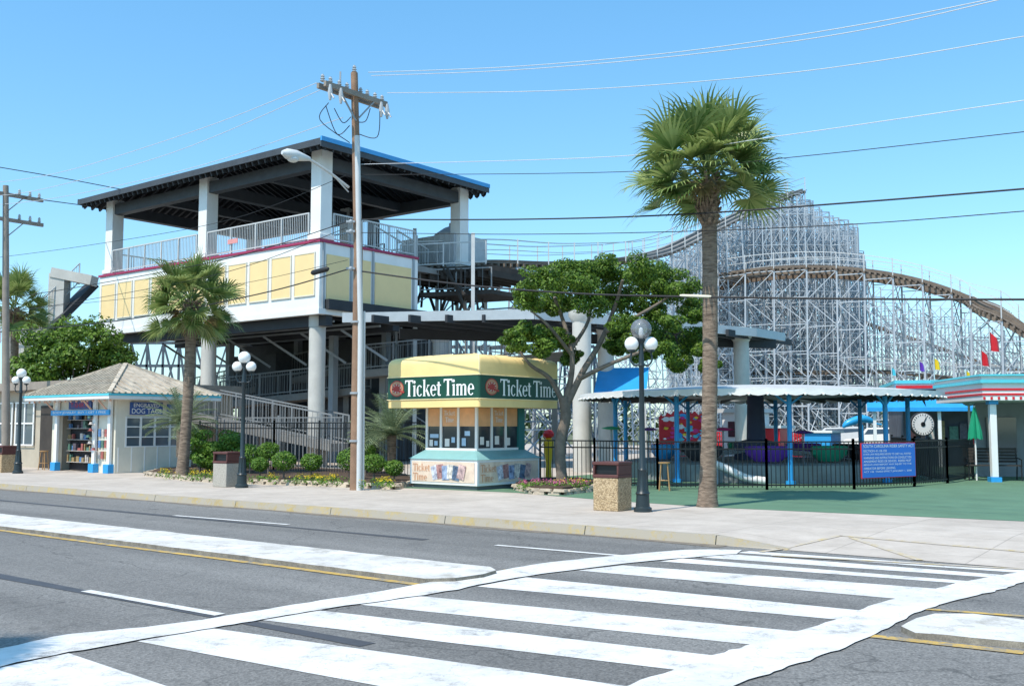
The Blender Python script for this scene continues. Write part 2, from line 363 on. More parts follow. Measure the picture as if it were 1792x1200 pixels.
# serif letters built from strokes
def serif(text,T,x,z,w,h,y,mt,parent,name='lettering'):
    shapes=[]
    pen=0
    def rect(a,b,c,d): shapes.append([(pen+a,b),(pen+c,b),(pen+c,d),(pen+a,d)])
    def quad(*p): shapes.append([(pen+q[0],q[1]) for q in p])
    def arc(cx,cy,rx,ry,a0,a1,thin,thick,n=18):
        for i in range(n):
            pts=[]
            aa=[math.radians(a0+(a1-a0)*(i+e)/n) for e in (0,1)]
            for a,sg in((aa[0],1),(aa[1],1),(aa[1],-1),(aa[0],-1)):
                wd=thin+(thick-thin)*abs(math.cos(a))**1.5
                pts.append((pen+cx+math.cos(a)*(rx-(wd if sg<0 else 0)),cy+math.sin(a)*(ry-((thin+.01) if sg<0 else 0))))
            shapes.append(pts[::-1] if a1>a0 else pts)
    for ch in text:
        if ch=='T': rect(0,.91,.78,1);rect(.30,.05,.48,.91);quad((.22,0),(.56,0),(.48,.06),(.30,.06));quad((0,.78),(.04,.78),(.09,.91),(0,.91));quad((.74,.78),(.78,.78),(.78,.91),(.69,.91));pen+=.74
        elif ch=='i': rect(.08,.05,.24,.6);quad((.02,0),(.30,0),(.24,.06),(.08,.06));quad((.02,.6),(.24,.6),(.24,.69),(.02,.65));arc(.16,.87,.095,.095,0,360,.094,.094,12);pen+=.34
        elif ch=='c': arc(.3,.335,.28,.345,38,322,.055,.17);pen+=.58
        elif ch=='k': rect(.08,.05,.24,.95);quad((.02,0),(.30,0),(.24,.06),(.08,.06));quad((.02,.95),(.24,.95),(.24,1.02),(.02,.99));quad((.24,.27),(.29,.27),(.56,.63),(.48,.63));quad((.3,.37),(.5,.0),(.70,.0),(.4,.46));quad((.42,.63),(.64,.63),(.64,.68),(.42,.68));pen+=.7
        elif ch=='e': arc(.3,.335,.28,.345,0,318,.055,.17);rect(.15,.33,.57,.39);pen+=.6
        elif ch=='t': rect(.1,.08,.26,.84);rect(0,.61,.1,.68);rect(.26,.61,.39,.68);quad((.1,.08),(.18,0),(.36,0),(.4,.08));pen+=.42
        elif ch=='m':
            for q in(.08,.42,.76): rect(q,.05,q+.16,.5);quad((q-.05,0),(q+.21,0),(q+.16,.06),(q,.06))
            quad((.02,.6),(.24,.5),(.24,.69),(.02,.65));rect(.08,.5,.24,.56)
            arc(.38,.5,.2,.18,0,150,.07,.16,8);arc(.72,.5,.2,.18,0,150,.07,.16,8);pen+=1.03
        elif ch==' ': pen+=.22
    m=MB(T);sx=w/pen;sz=h
    for i,sh in enumerate(shapes):
        m.face([(x+a*sx,y-.0004*(i%7),z+b*sz) for a,b in sh])
    return m.obj(name,mt,parent,smooth=False)
# leaf clouds
def leaves(m,c,rad,n,size,mi=0,flat=.35):
    for _ in range(n):
        while True:
            p=Vector((U(-1,1),U(-1,1),U(-1,1)))
            if .05<p.length<=1: break
        p=p.normalized()*(p.length**.45)
        q=Vector((c[0]+p.x*rad[0],c[1]+p.y*rad[1],c[2]+p.z*rad[2]))
        nrm=(p+Vector((U(-.8,.8),U(-.8,.8),U(-.2,1.)))).normalized()
        a=nrm.cross(Vector((U(-1,1),U(-1,1),U(-1,1)))).normalized();b=nrm.cross(a)
        s1=size*U(.6,1.3);s2=s1*U(.4,.6)
        m.add([q-a*s1,q-b*s2,q+a*s1,q+b*s2],[(0,1,2,3)],mi)
def crown(clumps,sub=5,n=130,size=.075,subr=.5):
    m=MB()
    for c,r in clumps:
        for k in range(sub):
            d=Vector((U(-1,1),U(-1,1),U(-.5,.8)))*r*.62
            leaves(m,Vector(c)+d,(r*subr*U(.8,1.2),r*subr*U(.8,1.2),r*subr*U(.5,.8)),n,size)
    return m
# ------------------------------------------------ ground, road, pavement
K=G(640,905)            # point on far kerb foot
def rn(s,t,z=0): # s metres to the right along the kerb from K, t metres across away from the camera
    q=K-R*s+N*t;return Vector((q.x,q.y,z))
m=MB();m.face([(-900,-300,-.02),(900,-300,-.02),(900,1500,-.02),(-900,1500,-.02)]);m.obj('ground',GRASS,kind='structure',smooth=False)
m=MB();m.face([rn(-250,-30,0),rn(120,-30,0),rn(120,0.02,0),rn(-250,.02,0)]);m.obj('road',ASPH,kind='structure',smooth=False)
ramp=(G(1310,960)-K).dot(-R)
m=MB()
m.face([rn(-250,.16,SW),rn(ramp-.6,.16,SW),rn(ramp-.6,60,SW),rn(-250,60,SW)])
m.face([rn(ramp-.6,.16,SW),rn(ramp+.5,.0,.006),rn(ramp+.5,2.6,SW),rn(ramp-.6,2.6,SW)])
m.face([rn(ramp+.5,.0,.006),rn(120,.0,.006),rn(120,2.6,SW),rn(ramp+.5,2.6,SW)])
m.face([rn(ramp-.6,2.6,SW),rn(120,2.6,SW),rn(120,60,SW),rn(ramp-.6,60,SW)])
m.obj('sidewalk',PAVE,kind='structure',smooth=False)
m=MB()
x=-250
while x<ramp-.6:
    L=3 if x>-60 else 30
    x2=min(x+L,ramp-.6)
    m.hexa([rn(x+.008,0,0),rn(x2-.008,0,0),rn(x2-.008,.158,0),rn(x+.008,.158,0),rn(x+.008,.03,SW+.003),rn(x2-.008,.03,SW+.003),rn(x2-.008,.158,SW+.003),rn(x+.008,.158,SW+.003)]);x=x2
m.hexa([rn(ramp-.592,0,0),rn(ramp+.5,0,0),rn(ramp+.5,.158,0),rn(ramp-.592,.158,0),rn(ramp-.592,.03,SW+.003),rn(ramp+.5,.03,.015),rn(ramp+.5,.158,.017),rn(ramp-.592,.158,SW+.003)])
m.obj('kerb',KERBM,kind='structure',smooth=False)
m=MB();n=60
for i in range(n):
    a=-60+(ramp-.4+60)*i/n;b=-60+(ramp-.4+60)*(i+1)/n
    wa=.22+.1*math.sin(i*1.7);wb=.22+.1*math.sin((i+1)*1.7)
    m.face([rn(a,-wa,.004),rn(b,-wb,.004),rn(b,-.003,.004),rn(a,-.003,.004)])
m.obj('gutter',mat('gutter_sand',(.25,.21,.16),.9,.4,4,fine=.3),kind='structure',smooth=False)
gp=[G(690,853,SW),G(905,862,SW),G(1060,875,SW),G(1255,888,SW),G(1792,912,SW)]
e=gp[-1]-R*14
poly=[p for p in gp]+[e,e+N*30,gp[0]+N*30]
m=MB();m.face([(p.x,p.y,SW+.004) for p in poly]);m.obj('green_ground',GREENG,kind='structure',smooth=False)
m=MB()
for (u0,v0,u1,v1) in[(1330,956,1470,937),(1470,937,1800,964),(1350,962,1792,985),(1490,940,1610,970)]:
    a=G(u0,v0,.08);b=G(u1,v1,.08);d=(b-a).normalized();w=Vector((-d.y,d.x,0))*.05
    def zz(p):
        t=(p-K).dot(N);return max(.006,min(SW,.006+t/2.6*(SW-.006)))+.006
    for k in range(24):
        p0=a.lerp(b,k/24);p1=a.lerp(b,(k+1)/24)
        m.face([(p.x,p.y,zz(p)) for p in(p0-w,p1-w,p1+w,p0+w)])
m.obj('faded_yellow_line',paintmat('very_faded_yellow',(.60,.45,.18),(.50,.43,.35),.5,6),kind='structure',smooth=False)
def roadstrip(name,u,v,width,mt,s0,s1,z):
    q=G(u,v);m=MB();n=30
    for i in range(n):
        a=q-R*(s0+(s1-s0)*i/n);b=q-R*(s0+(s1-s0)*(i+1)/n);w0=N*width*(.4+.14*math.sin(i*2.1));w1=N*width*(.4+.14*math.sin((i+1)*2.1))
        m.face([(p.x,p.y,z) for p in(a-w0,b-w1,b+w1,a+w0)])
    return m.obj(name,mt,kind='structure',smooth=False)
roadstrip('tar_seam',505,922,.22,TAR,-90,3.2,.004)
roadstrip('tar_seam',150,1036,.2,TAR,-90,4.2,.004)
def dash(u0,v0,u1,v1,w=.11,z=.008,mt=None,name='lane_line'):
    a=G(u0,v0);b=G(u1,v1);d=(b-a).normalized();n=Vector((-d.y,d.x,0))*w/2
    m=MB();m.face([(q.x,q.y,z) for q in(a-n,b-n,b+n,a+n)]);m.obj(name,mt or WPAINT,kind='structure',smooth=False)
dash(305,902,505,918);dash(868,954,1105,974);dash(150,1034,385,1076,.12);dash(-300,858,-60,872)
dash(865,1003,890,997,.1,.008,YPAINT,'yellow_line')
dash(1522,1113,1792,1143,.13,.008,YPAINT,'yellow_line');dash(1620,1066,1792,1079,.09,.008,YPAINT,'yellow_line')
EDGE=mat('dirty_concrete_edge',(.30,.26,.2),.9,.5,5,fine=.3)
MH=.05
far=G(855,991,MH);near=G(745,1012,MH)
YB=Vector((near.x,near.y,0))-N*.15
m=MB()
for i in range(60):
    a=YB+R*(i*1.3-.2);b=YB+R*((i+1)*1.3-.2);w=N*.06;o0=N*.02*math.sin(i*.9);o1=N*.02*math.sin((i+1)*.9)
    m.face([(p.x,p.y,.008) for p in(b-w+o1,a-w+o0,a+w+o0,b+w+o1)])
m.obj('yellow_line',YPAINT,kind='structure',smooth=False)
def island(poly):
    pts=[];k=len(poly)
    for i in range(k):
        a=poly[i];b=poly[(i+1)%k];L=(b-a).length;n=max(1,min(160,int(L/.2)))
        for j in range(n):
            p=a.lerp(b,j/n);pts.append((p.x+U(-.022,.022),p.y+U(-.022,.022)))
    m=MB();m.prism(pts,0,MH,1,0);m.obj('median_island',[MEDM,EDGE],kind='structure',smooth=False)
island([near+R*60,near,G(800,1010,MH),G(845,1004,MH),G(866,997,MH),far,far+R*60])
island([G(1580,1095,MH),G(1605,1106,MH),G(1700,1114,MH),G(1792,1123,MH),G(1792,1123,MH)-R*12,G(1792,1083,MH)-R*12,G(1792,1083,MH),G(1700,1073,MH),G(1640,1073,MH),G(1600,1081,MH)])
# crosswalk
m=MB()
def wob(pts):
    q=crom([G(*p) for p in pts],5);return [p+Vector((U(-.018,.018),U(-.018,.018),0)) for p in q]
outer=wob([(-260,1185),(0,1137),(120,1112),(280,1096),(400,1078),(540,1055),(650,1038),(750,1020),(860,1002),(960,985),(1080,973),(1200,963),(1300,963)])
inner=wob([(-260,1225),(0,1168),(120,1143),(240,1122),(370,1100),(460,1085),(560,1068),(680,1051),(780,1036),(880,1016),(1000,998),(1150,981),(1290,970)])
for i in range(len(outer)-1):
    m.face([(p.x,p.y,.012) for p in(inner[i],inner[i+1],outer[i+1],outer[i])])
inner=wob([(900,1290),(1100,1200),(1190,1172),(1250,1147),(1320,1128),(1400,1105),(1470,1083),(1510,1066),(1570,1048),(1640,1030),(1690,1018),(1750,1008),(1850,994)])
outer=wob([(1080,1290),(1290,1200),(1370,1172),(1440,1148),(1500,1125),(1555,1100),(1590,1080),(1625,1066),(1680,1050),(1730,1038),(1765,1028),(1810,1014),(1880,1000)])
for i in range(len(outer)-1):
    m.face([(p.x,p.y,.0122) for p in(inner[i],outer[i],outer[i+1],inner[i+1])])
for q in[[(-200,1210),(120,1143),(290,1200),(700,1310),(-200,1310)],[(240,1122),(370,1099),(1100,1201),(1040,1270)],
    [(460,1085),(560,1068),(1250,1147),(1190,1173)],[(630,1058),(735,1043),(1400,1105),(1325,1129)],[(835,1026),(920,1010),(1505,1068),(1465,1084)],
    [(1012,998),(1090,989),(1640,1030),(1575,1048)],[(1155,982),(1195,977),(1700,1017),(1685,1021)],[(1225,975),(1275,969),(1770,1007),(1745,1011)],[(1290,967),(1312,964),(1860,1002),(1840,1006)]]:
    m.face([(p.x,p.y,.004) for p in(G(*c) for c in q)][::-1])
m.obj('crosswalk_marking',WPAINT,kind='structure',smooth=False)
# ------------------------------------------------ roller coaster station
C0=P(555,745,40);C0.z=0
T=frame(C0)
st=thing('roller_coaster_station',C0,'raised white station building with pale yellow panels and open dark roof','building')
zb,zp,ze=6.1,8.95,12.45
LX=-16.0;LY=9.2
m=MB(T)
m.box(LX,0,0,.25,zb,zp);m.box(-.25,0,.252,5.6,zb,zp-.003);m.box(LX,LX+.25,.252,LY,zb,zp-.003)
m.obj('parapet_wall',WHITE,st,bevel=.02)
m=MB(T)
m.box(LX-.06,.06,-.06,.31,zp,zp+.1);m.box(-.31,.06,.312,5.6,zp,zp+.1);m.obj('coping_trim',MAR,st)
m=MB(T);m.box(LX-.05,.05,-.05,-.003,zb,zb+.22);m.box(.003,.05,-.003,7,zb,zb+.22);m.obj('base_trim',WHITE,st)
npan=11
for i in range(npan):
    x0=LX+.22+i*1.43;m=MB(T)
    m.box(x0+.05,x0+1.2,-.035,-.002,zb+.78,zp-.43)
    m.box(x0,x0+1.25,-.05,-.001,zb+.73,zb+.778,1);m.box(x0,x0+1.25,-.05,-.001,zp-.428,zp-.38,1);m.box(x0,x0+.048,-.05,-.001,zb+.779,zp-.429,1);m.box(x0+1.202,x0+1.25,-.05,-.001,zb+.779,zp-.429,1)
    m.obj('wall_panel',[YEL,CREAM],st)
for (y0,y1) in((.35,1.55),(1.8,2.75),(3.0,5.15)):
    m=MB(T);m.box(.002,.035,y0,y1,zb+.6,zp-.45);m.obj('wall_panel',YEL,st)
for k in(.2,1.67,2.88,5.3):
    m=MB(T);m.box(.003,.05,k-.05,k+.05,zb+.225,zp-.01);m.obj('wall_batten',GREYST,st)
m=MB(T);m.box(LX+.26,-.26,.26,LY,8.5,8.75);m.obj('deck',CONG,st)
m=MB(T)
for i in range(12):
    x=LX+.6+i*1.4;m.box(x,x+.25,.3,LY,zb+.2,zb+.6)
m.box(LX,0,LY-.3,LY,zb-.1,zb+.5);m.box(LX+.1,-.1,4.2,4.6,zb-.35,zb+.15);m.box(LX+.05,-.05,.4,.75,zb-.42,zb-.003);m.box(LX+.3,-.3,.76,LY-.4,zb+.62,zb+.7)
m.obj('floor_beams',DARKST,st)
for (x,y) in((-.4,.4),(-7.9,.4),(-15.5,.4),(-.4,8.8),(-15.5,8.8),(-7.9,8.8)):
    m=MB(T);m.box(x-.3,x+.3,y-.3,y+.3,8.76,12.75);m.box(x-.38,x+.38,y-.38,y+.38,9.1,9.3);m.obj('roof_column',WHITE,st,bevel=.015)
for (x,y) in((-.75,.6),(-7.9,.6),(-15.5,.6),(-.9,8.4),(-7.9,8.4),(-15.5,8.4)):
    m=MB(T);m.tube((x,y,0),(x,y,zb-.45),.33,n=20);m.lathe((x,y,zb-.44),[(.35,0),(.35,.43)],20);m.obj('round_column',OFFW,st)
for (x,y) in((-4,4.4),(-11.5,4.4),(-2.5,6.2),(-9.5,7)):
    m=MB(T);m.box(x-.15,x+.15,y-.15,y+.15,0,zb);m.obj('steel_column',GREYST,st)
m=MB(T);m.box(-14.5,-2.2,7.2,9.0,0,zb-.2);m.box(-6,-3.4,5.6,7.19,0,3.2);m.box(-12.5,-9,5.2,7.19,2.6,5.2);m.obj('added_shade_block',mat('under_station_shade',(.08,.085,.09),.8,.3,1.5),st)  # added blocks, coloured dark to stand in for deep shade under the station
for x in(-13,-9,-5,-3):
    m=MB(T);m.box(x,x+.8,7.12,7.199,.2,2.2);m.obj('door',mat('grey_service_door',(.16,.18,.20)),st)  # door shapes on the front of the added dark block
# conduits and braces hung under the floor
m=MB(T)
for k in range(5): m.box(LX+.4,-.5,1.2+k*1.3,1.28+k*1.3,zb-.2,zb-.12)
for k in range(6): m.beam((-15+k*2.6,3.0,zb-.3),(-13.6+k*2.6,4.4,zb-1.6),.1,.1)
m.obj('service_pipes',GREYST,st,kind='stuff')
X0,X1,Y0,Y1=-16.9,.8,-.7,9.4;zr=14.75
r0=(X0+5,4.35);r1=(X1-5,4.35)
m=MB(T)
m.face([(X0,Y0,ze+.3),(X1,Y0,ze+.3),(r1[0],r1[1],zr),(r0[0],r0[1],zr)]);m.face([(X1,Y0,ze+.3),(X1,Y1,ze+.3),(r1[0],r1[1],zr)])
m.face([(X1,Y1,ze+.3),(X0,Y1,ze+.3),(r0[0],r0[1],zr),(r1[0],r1[1],zr)]);m.face([(X0,Y1,ze+.3),(X0,Y0,ze+.3),(r0[0],r0[1],zr)])
m.obj('roof_covering',BLUEROOF,st,smooth=False)
m=MB(T)
g=.14
m.face([(X0,Y0,ze+.3-g),(r0[0],r0[1],zr-g),(r1[0],r1[1],zr-g),(X1,Y0,ze+.3-g)]);m.face([(X1,Y0,ze+.3-g),(r1[0],r1[1],zr-g),(X1,Y1,ze+.3-g)])
m.face([(X1,Y1,ze+.3-g),(r1[0],r1[1],zr-g),(r0[0],r0[1],zr-g),(X0,Y1,ze+.3-g)]);m.face([(X0,Y1,ze+.3-g),(r0[0],r0[1],zr-g),(X0,Y0,ze+.3-g)])
for i in range(44):
    x=X0+.25+i*.4
    if x>X1-.1:break
    k=min(1,(x-X0)/5,(X1-x)/5)
    zt=ze+.3+(zr-ze-.3)*k
    m.beam((x,Y0+.02,ze+.02),(x,Y0+5*k,zt-.28),.08,.2);m.beam((x,Y1-.02,ze+.02),(x,Y1-5*k,zt-.28),.08,.2)
for i in range(25):
    y=Y0+.25+i*.4
    k=min(1,(y-Y0)/5,(Y1-y)/5);zt=ze+.3+(zr-ze-.3)*k
    m.beam((X0+.02,y,ze+.02),(X0+5*k,y,zt-.28),.08,.2);m.beam((X1-.02,y,ze+.02),(X1-5*k,y,zt-.28),.08,.2)
m.obj('roof_framing',DARKST,st,smooth=False)
m=MB(T)
m.box(X0,X1,Y0-.06,Y0,ze+.1,ze+.36);m.box(X0,X1,Y1,Y1+.06,ze+.1,ze+.38);m.box(X0-.06,X0,Y0-.06,Y1+.06,ze+.1,ze+.38)
m.box(X0+1,X1-1,.2,.6,ze-.45,ze+.05);m.box(X0+1,X1-1,8.6,9.,ze-.45,ze+.05);m.box(-.6,-.2,.61,8.59,ze-.45,ze+.05);m.box(LX+.3,LX+.7,.61,8.59,ze-.45,ze+.05)
m.box(-8.1,-7.7,.61,8.59,ze-.45,ze+.05);m.box(-12,-11.7,.61,8.59,ze-.35,ze+.05);m.box(-4.3,-4.,.61,8.59,ze-.35,ze+.05)
m.box(X1,X1+.05,Y0-.06,Y1+.06,ze+.02,ze+.24)
m.obj('roof_beam',mat('grey_roof_steel',(.06,.068,.078),.6,.2,2),st)
m=MB(T);m.box(X1,X1+.09,Y0-.06,Y1+.06,ze+.245,ze+.42);m.obj('fascia',BLUEROOF,st)
m=MB(T)
for i in range(44):
    x=X0+i*.4;m.face([(x,Y1+.07,ze+.12),(x+.4,Y1+.07,ze+.12),(x+.33,Y1+.07,ze-.06),(x+.2,Y1+.07,ze-.14),(x+.07,Y1+.07,ze-.06)])
m.obj('scalloped_edge',DARKST,st,smooth=False)
def railing(m,a,b,h,step=.13,post=1.6,r=.016,rr=.028):
    a=Vector(a);b=Vector(b);L=(b-a).length;n=max(1,int(L/step))
    m.beam(a+Z*h,b+Z*h,rr*2,rr*2);m.beam(a+Z*.12,b+Z*.12,rr*1.6,rr*1.6)
    for i in range(n+1):
        p=a.lerp(b,i/n);m.beam(p+Z*.14,p+Z*(h-.03),r,r)
    n=max(1,round(L/post))
    for i in range(n+1):
        p=a.lerp(b,i/n);m.beam(p,p+Z*(h+.02),.06,.06)
for (a,b) in((-15.1,-8.3),(-7.5,-.8)):
    m=MB(T);railing(m,(a,.12,zp+.1),(b,.12,zp+.1),1.15,.11,1.5,.02);m.obj('deck_railing',LGREY,st,smooth=False)
m=MB(T);railing(m,(-.12,.8,zp+.1),(-.12,5.5,zp+.1),1.15,.11,1.5,.02);m.obj('deck_railing',LGREY,st,smooth=False)
m=MB(T);railing(m,(LX+.12,.8,zp+.1),(LX+.12,8.4,zp+.1),1.15);m.obj('deck_railing',LGREY,st,smooth=False)
m=MB(T);railing(m,(-15,9,8.75),(-1,9,8.75),1.2);m.obj('deck_railing',LGREY,st,smooth=False)
for (a,b,y) in((-14,-9,2.5),(-6.8,-1.2,2.7),(-13,-2,5.5)):
    m=MB(T);railing(m,(a,y,8.75),(b,y,8.75),1.1,.25);m.obj('queue_railing',GREYST,st,smooth=False)
m=MB(T);m.box(-3.6,-3.2,6,6.4,8.76,11.2);m.obj('control_post',DARKST,st);m=MB(T);m.box(-9,-4.5,6.8,8.2,8.76,9.5);m.obj('platform_bench',DARKST,st)
m=MB(T);m.box(-6,-5.3,.06,.08,zp+.55,zp+.75);m.obj('railing_sign',mat('pale_red_sign',(.7,.3,.28)),st)
# ramps under the station
rp=thing('access_ramp',P(480,815,45),'grey zigzag access ramp with picket railings under the station','ramp')
def rampseg(u0,v0,d0,u1,v1,d1,wd=1.5):
    a=P(u0,v0,d0);b=P(u1,v1,d1);s=(b-a).cross(Z).normalized()*wd
    m=MB();m.hexa([a-Z*.3,b-Z*.3,b+s-Z*.3,a+s-Z*.3,a,b,b+s,a+s]);m.obj('ramp_slab',CONG,rp)
    for o in(Vector(),s):
        m=MB();railing(m,a+o,b+o,1.1,.13 if o.length<.1 else .2);m.obj('ramp_railing',MGREY,rp,smooth=False)
    for k in(.1,.5,.9):
        m=MB();p=a.lerp(b,k)+s*.5;m.beam((p.x,p.y,0),(p.x,p.y,p.z-.3),.25,.25);m.obj('ramp_post',CONG,rp)
rampseg(620,678,46,350,706,49);rampseg(350,722,43,610,775,41);rampseg(600,640,50,340,700,51);rampseg(640,652,46,1010,618,45)
# exit platform
ex=thing('exit_platform',P(760,815,47),'timber and steel exit platform with stairs and white posts','platform')
m=MB()
for i in range(12):
    a=P(655+i*5,438+i*3.2,44.8+i*.1);b=a+N*1.4;m.beam(a,b,.28,.05)
for off in(0,1.4):
    a=P(655,440,44.8)+N*off;b=P(712,474,46)+N*off;m.beam(a-Z*.1,b-Z*.1,.06,.25)
m.obj('stair_flight',GREYST,ex)
m=MB()
a=P(655,436,44.8);b=P(712,470,46);railing(m,a,b,1.05,.16);railing(m,a+N*1.4,b+N*1.4,1.05,.16)
m.obj('stair_railing',LGREY,ex,smooth=False)
m=MB();a=P(700,470,45.5);b=P(850,462,46.5);railing(m,a,b,1.05,.5,1.6);m.obj('platform_railing',LGREY,ex,smooth=False)
m=MB()
a=P(690,472,45.2);b=P(860,463,46.5);m.hexa([a-Z*.25,b-Z*.25,b-Z*.25+N*4,a-Z*.25+N*4,a,b,b+N*4,a+N*4])
for i in range(9):
    k=i/8;p=a.lerp(b,k);m.beam(p-Z*.4-N*.15,p-Z*.4+N*4,.1,.28)
a=P(735,512,45.6);b=P(860,506,46.5);m.hexa([a-Z*.2,b-Z*.2,b-Z*.2+N*3,a-Z*.2+N*3,a,b,b+N*3,a+N*3])
for k in range(16):
    q=P(735+k*8,470,46+U(-.5,2));m.beam(q,q-Z*U(1.2,2.4)+R*U(-1.5,1.5),.1,.1)
m.obj('timber_platform',DARKW,ex)
m=MB();
railing(m,P(735,512,45.5),P(860,506,46.4),1.0,.4);m.obj('lower_railing',MGREY,ex,smooth=False)
for (u,v0,d) in((728,412,45),(828,408,45.6),(726,400,48),(800,480,48),(850,480,48.5),(765,480,47)):
    m=MB();q=P(u,v0,d);m.beam((q.x,q.y,0),q,.16,.16);m.obj('support_post',LGREY,ex)
m=MB(frame(P(760,470,47.5)))
m.box(-2.1,1.2,0,2.4,0,1.55);m.lathe((.1,1.2,1.55),[(.95,0),(.9,.18),(.45,.5),(.2,.6),(.2,.75),(0,.8)],20)
for i in range(10): m.box(-2.1+i*.34,-2.04+i*.34,-.02,0,0,1.55)
m.obj('drive_shed',mat('galvanised_sheet',(.46,.48,.49),.45,.15,2),ex)
# flat queue roof
qr=thing('queue_shelter',P(1000,815,42),'long flat grey metal roof on round concrete columns','shelter')
A1=P(600,549,38);B1=P(935,541,36.8);C1=P(1322,578,44);zq=5.85
for q in(A1,B1,C1):q.z=zq
D1=A1+N*7;E1=C1+N*3
m=MB();m.prism([(q.x,q.y) for q in(A1,B1,C1,E1,D1)],zq-.08,zq+.02);m.obj('roof_slab',GREYST,qr,smooth=False)
m=MB();m.beam(A1-Z*.12,B1-Z*.12,.12,.36);m.beam(B1-Z*.12,C1-Z*.12,.12,.36);m.beam(C1-Z*.12,E1-Z*.12,.12,.36);m.obj('fascia_beam',mat('pale_steel_fascia',(.44,.48,.50),.5,.1),qr)
m=MB()
for i in range(1,12):
    a=A1.lerp(C1,i/12)+(B1-A1.lerp(C1,.45))*(1-abs(i/12-.45)/.6)*.95;m.beam(a-Z*.25,a+N*6.5-Z*.25,.12,.28)
m.beam(A1+N*3-Z*.5,C1+N*2-Z*.5,.2,.4)
m.obj('roof_joist',DARKST,qr)
for (u,d) in((1060,41),(1297,44.5),(1018,36),(770,45)):
    q=P(u,600,d);m=MB();m.tube((q.x,q.y,0),(q.x,q.y,zq-.5),.33,n=20);m.lathe((q.x,q.y,zq-.5),[(.33,0),(.46,.2),(.46,.4)],20);m.obj('round_column',OFFW,qr)
# blue tarp awning beside the queue
bq=P(1040,745,39.5);bq.z=SW;T=frame(bq,-.2)
ba=thing('blue_awning',bq,'bright blue sloping awning on thin posts by the queue','awning')
m=MB(T);m.add([(0,0,2.9),(2.0,0,2.9),(2.0,1.5,3.9),(0,1.5,3.9),(0,0,2.6),(2.0,0,2.6)],[(0,1,2,3),(4,5,1,0)]);m.obj('canopy',BLUE,ba,smooth=False)
for x in(.05,1.95):
    m=MB(T);m.box(x-.03,x+.03,.02,.08,0,2.7);m.obj('post',LGREY,ba)
# portal
pt=thing('concrete_portal',P(90,815,52),'bare concrete portal frame with stairs beside the station','structure')
m=MB()
for u in(105,40):
    q=P(u,480,53);m.box(q.x-.4,q.x+.4,q.y-.4,q.y+.4,0,P(u,480 if u>60 else 560,53).z)
a=P(95,478,53);b=P(165,492,53);m.beam(a,b,.9,.5)
a=P(20,572,53);b=P(190,585,53);m.beam(a,b,.9,.45)
m.obj('concrete_frame',OFFW,pt)
a=P(160,500,54);b=P(60,600,52)
m=MB();m.beam(a,b,1.4,.3);m.obj('stair_slab',DARKST,pt)
m=MB();railing(m,a+N*-.7,b+N*-.7,1.1,.2);m.obj('stair_railing',LGREY,pt,smooth=False)
m=MB();railing(m,P(0,600,52),P(60,600,52),1.1,.2);m.obj('landing_railing',LGREY,pt,smooth=False)
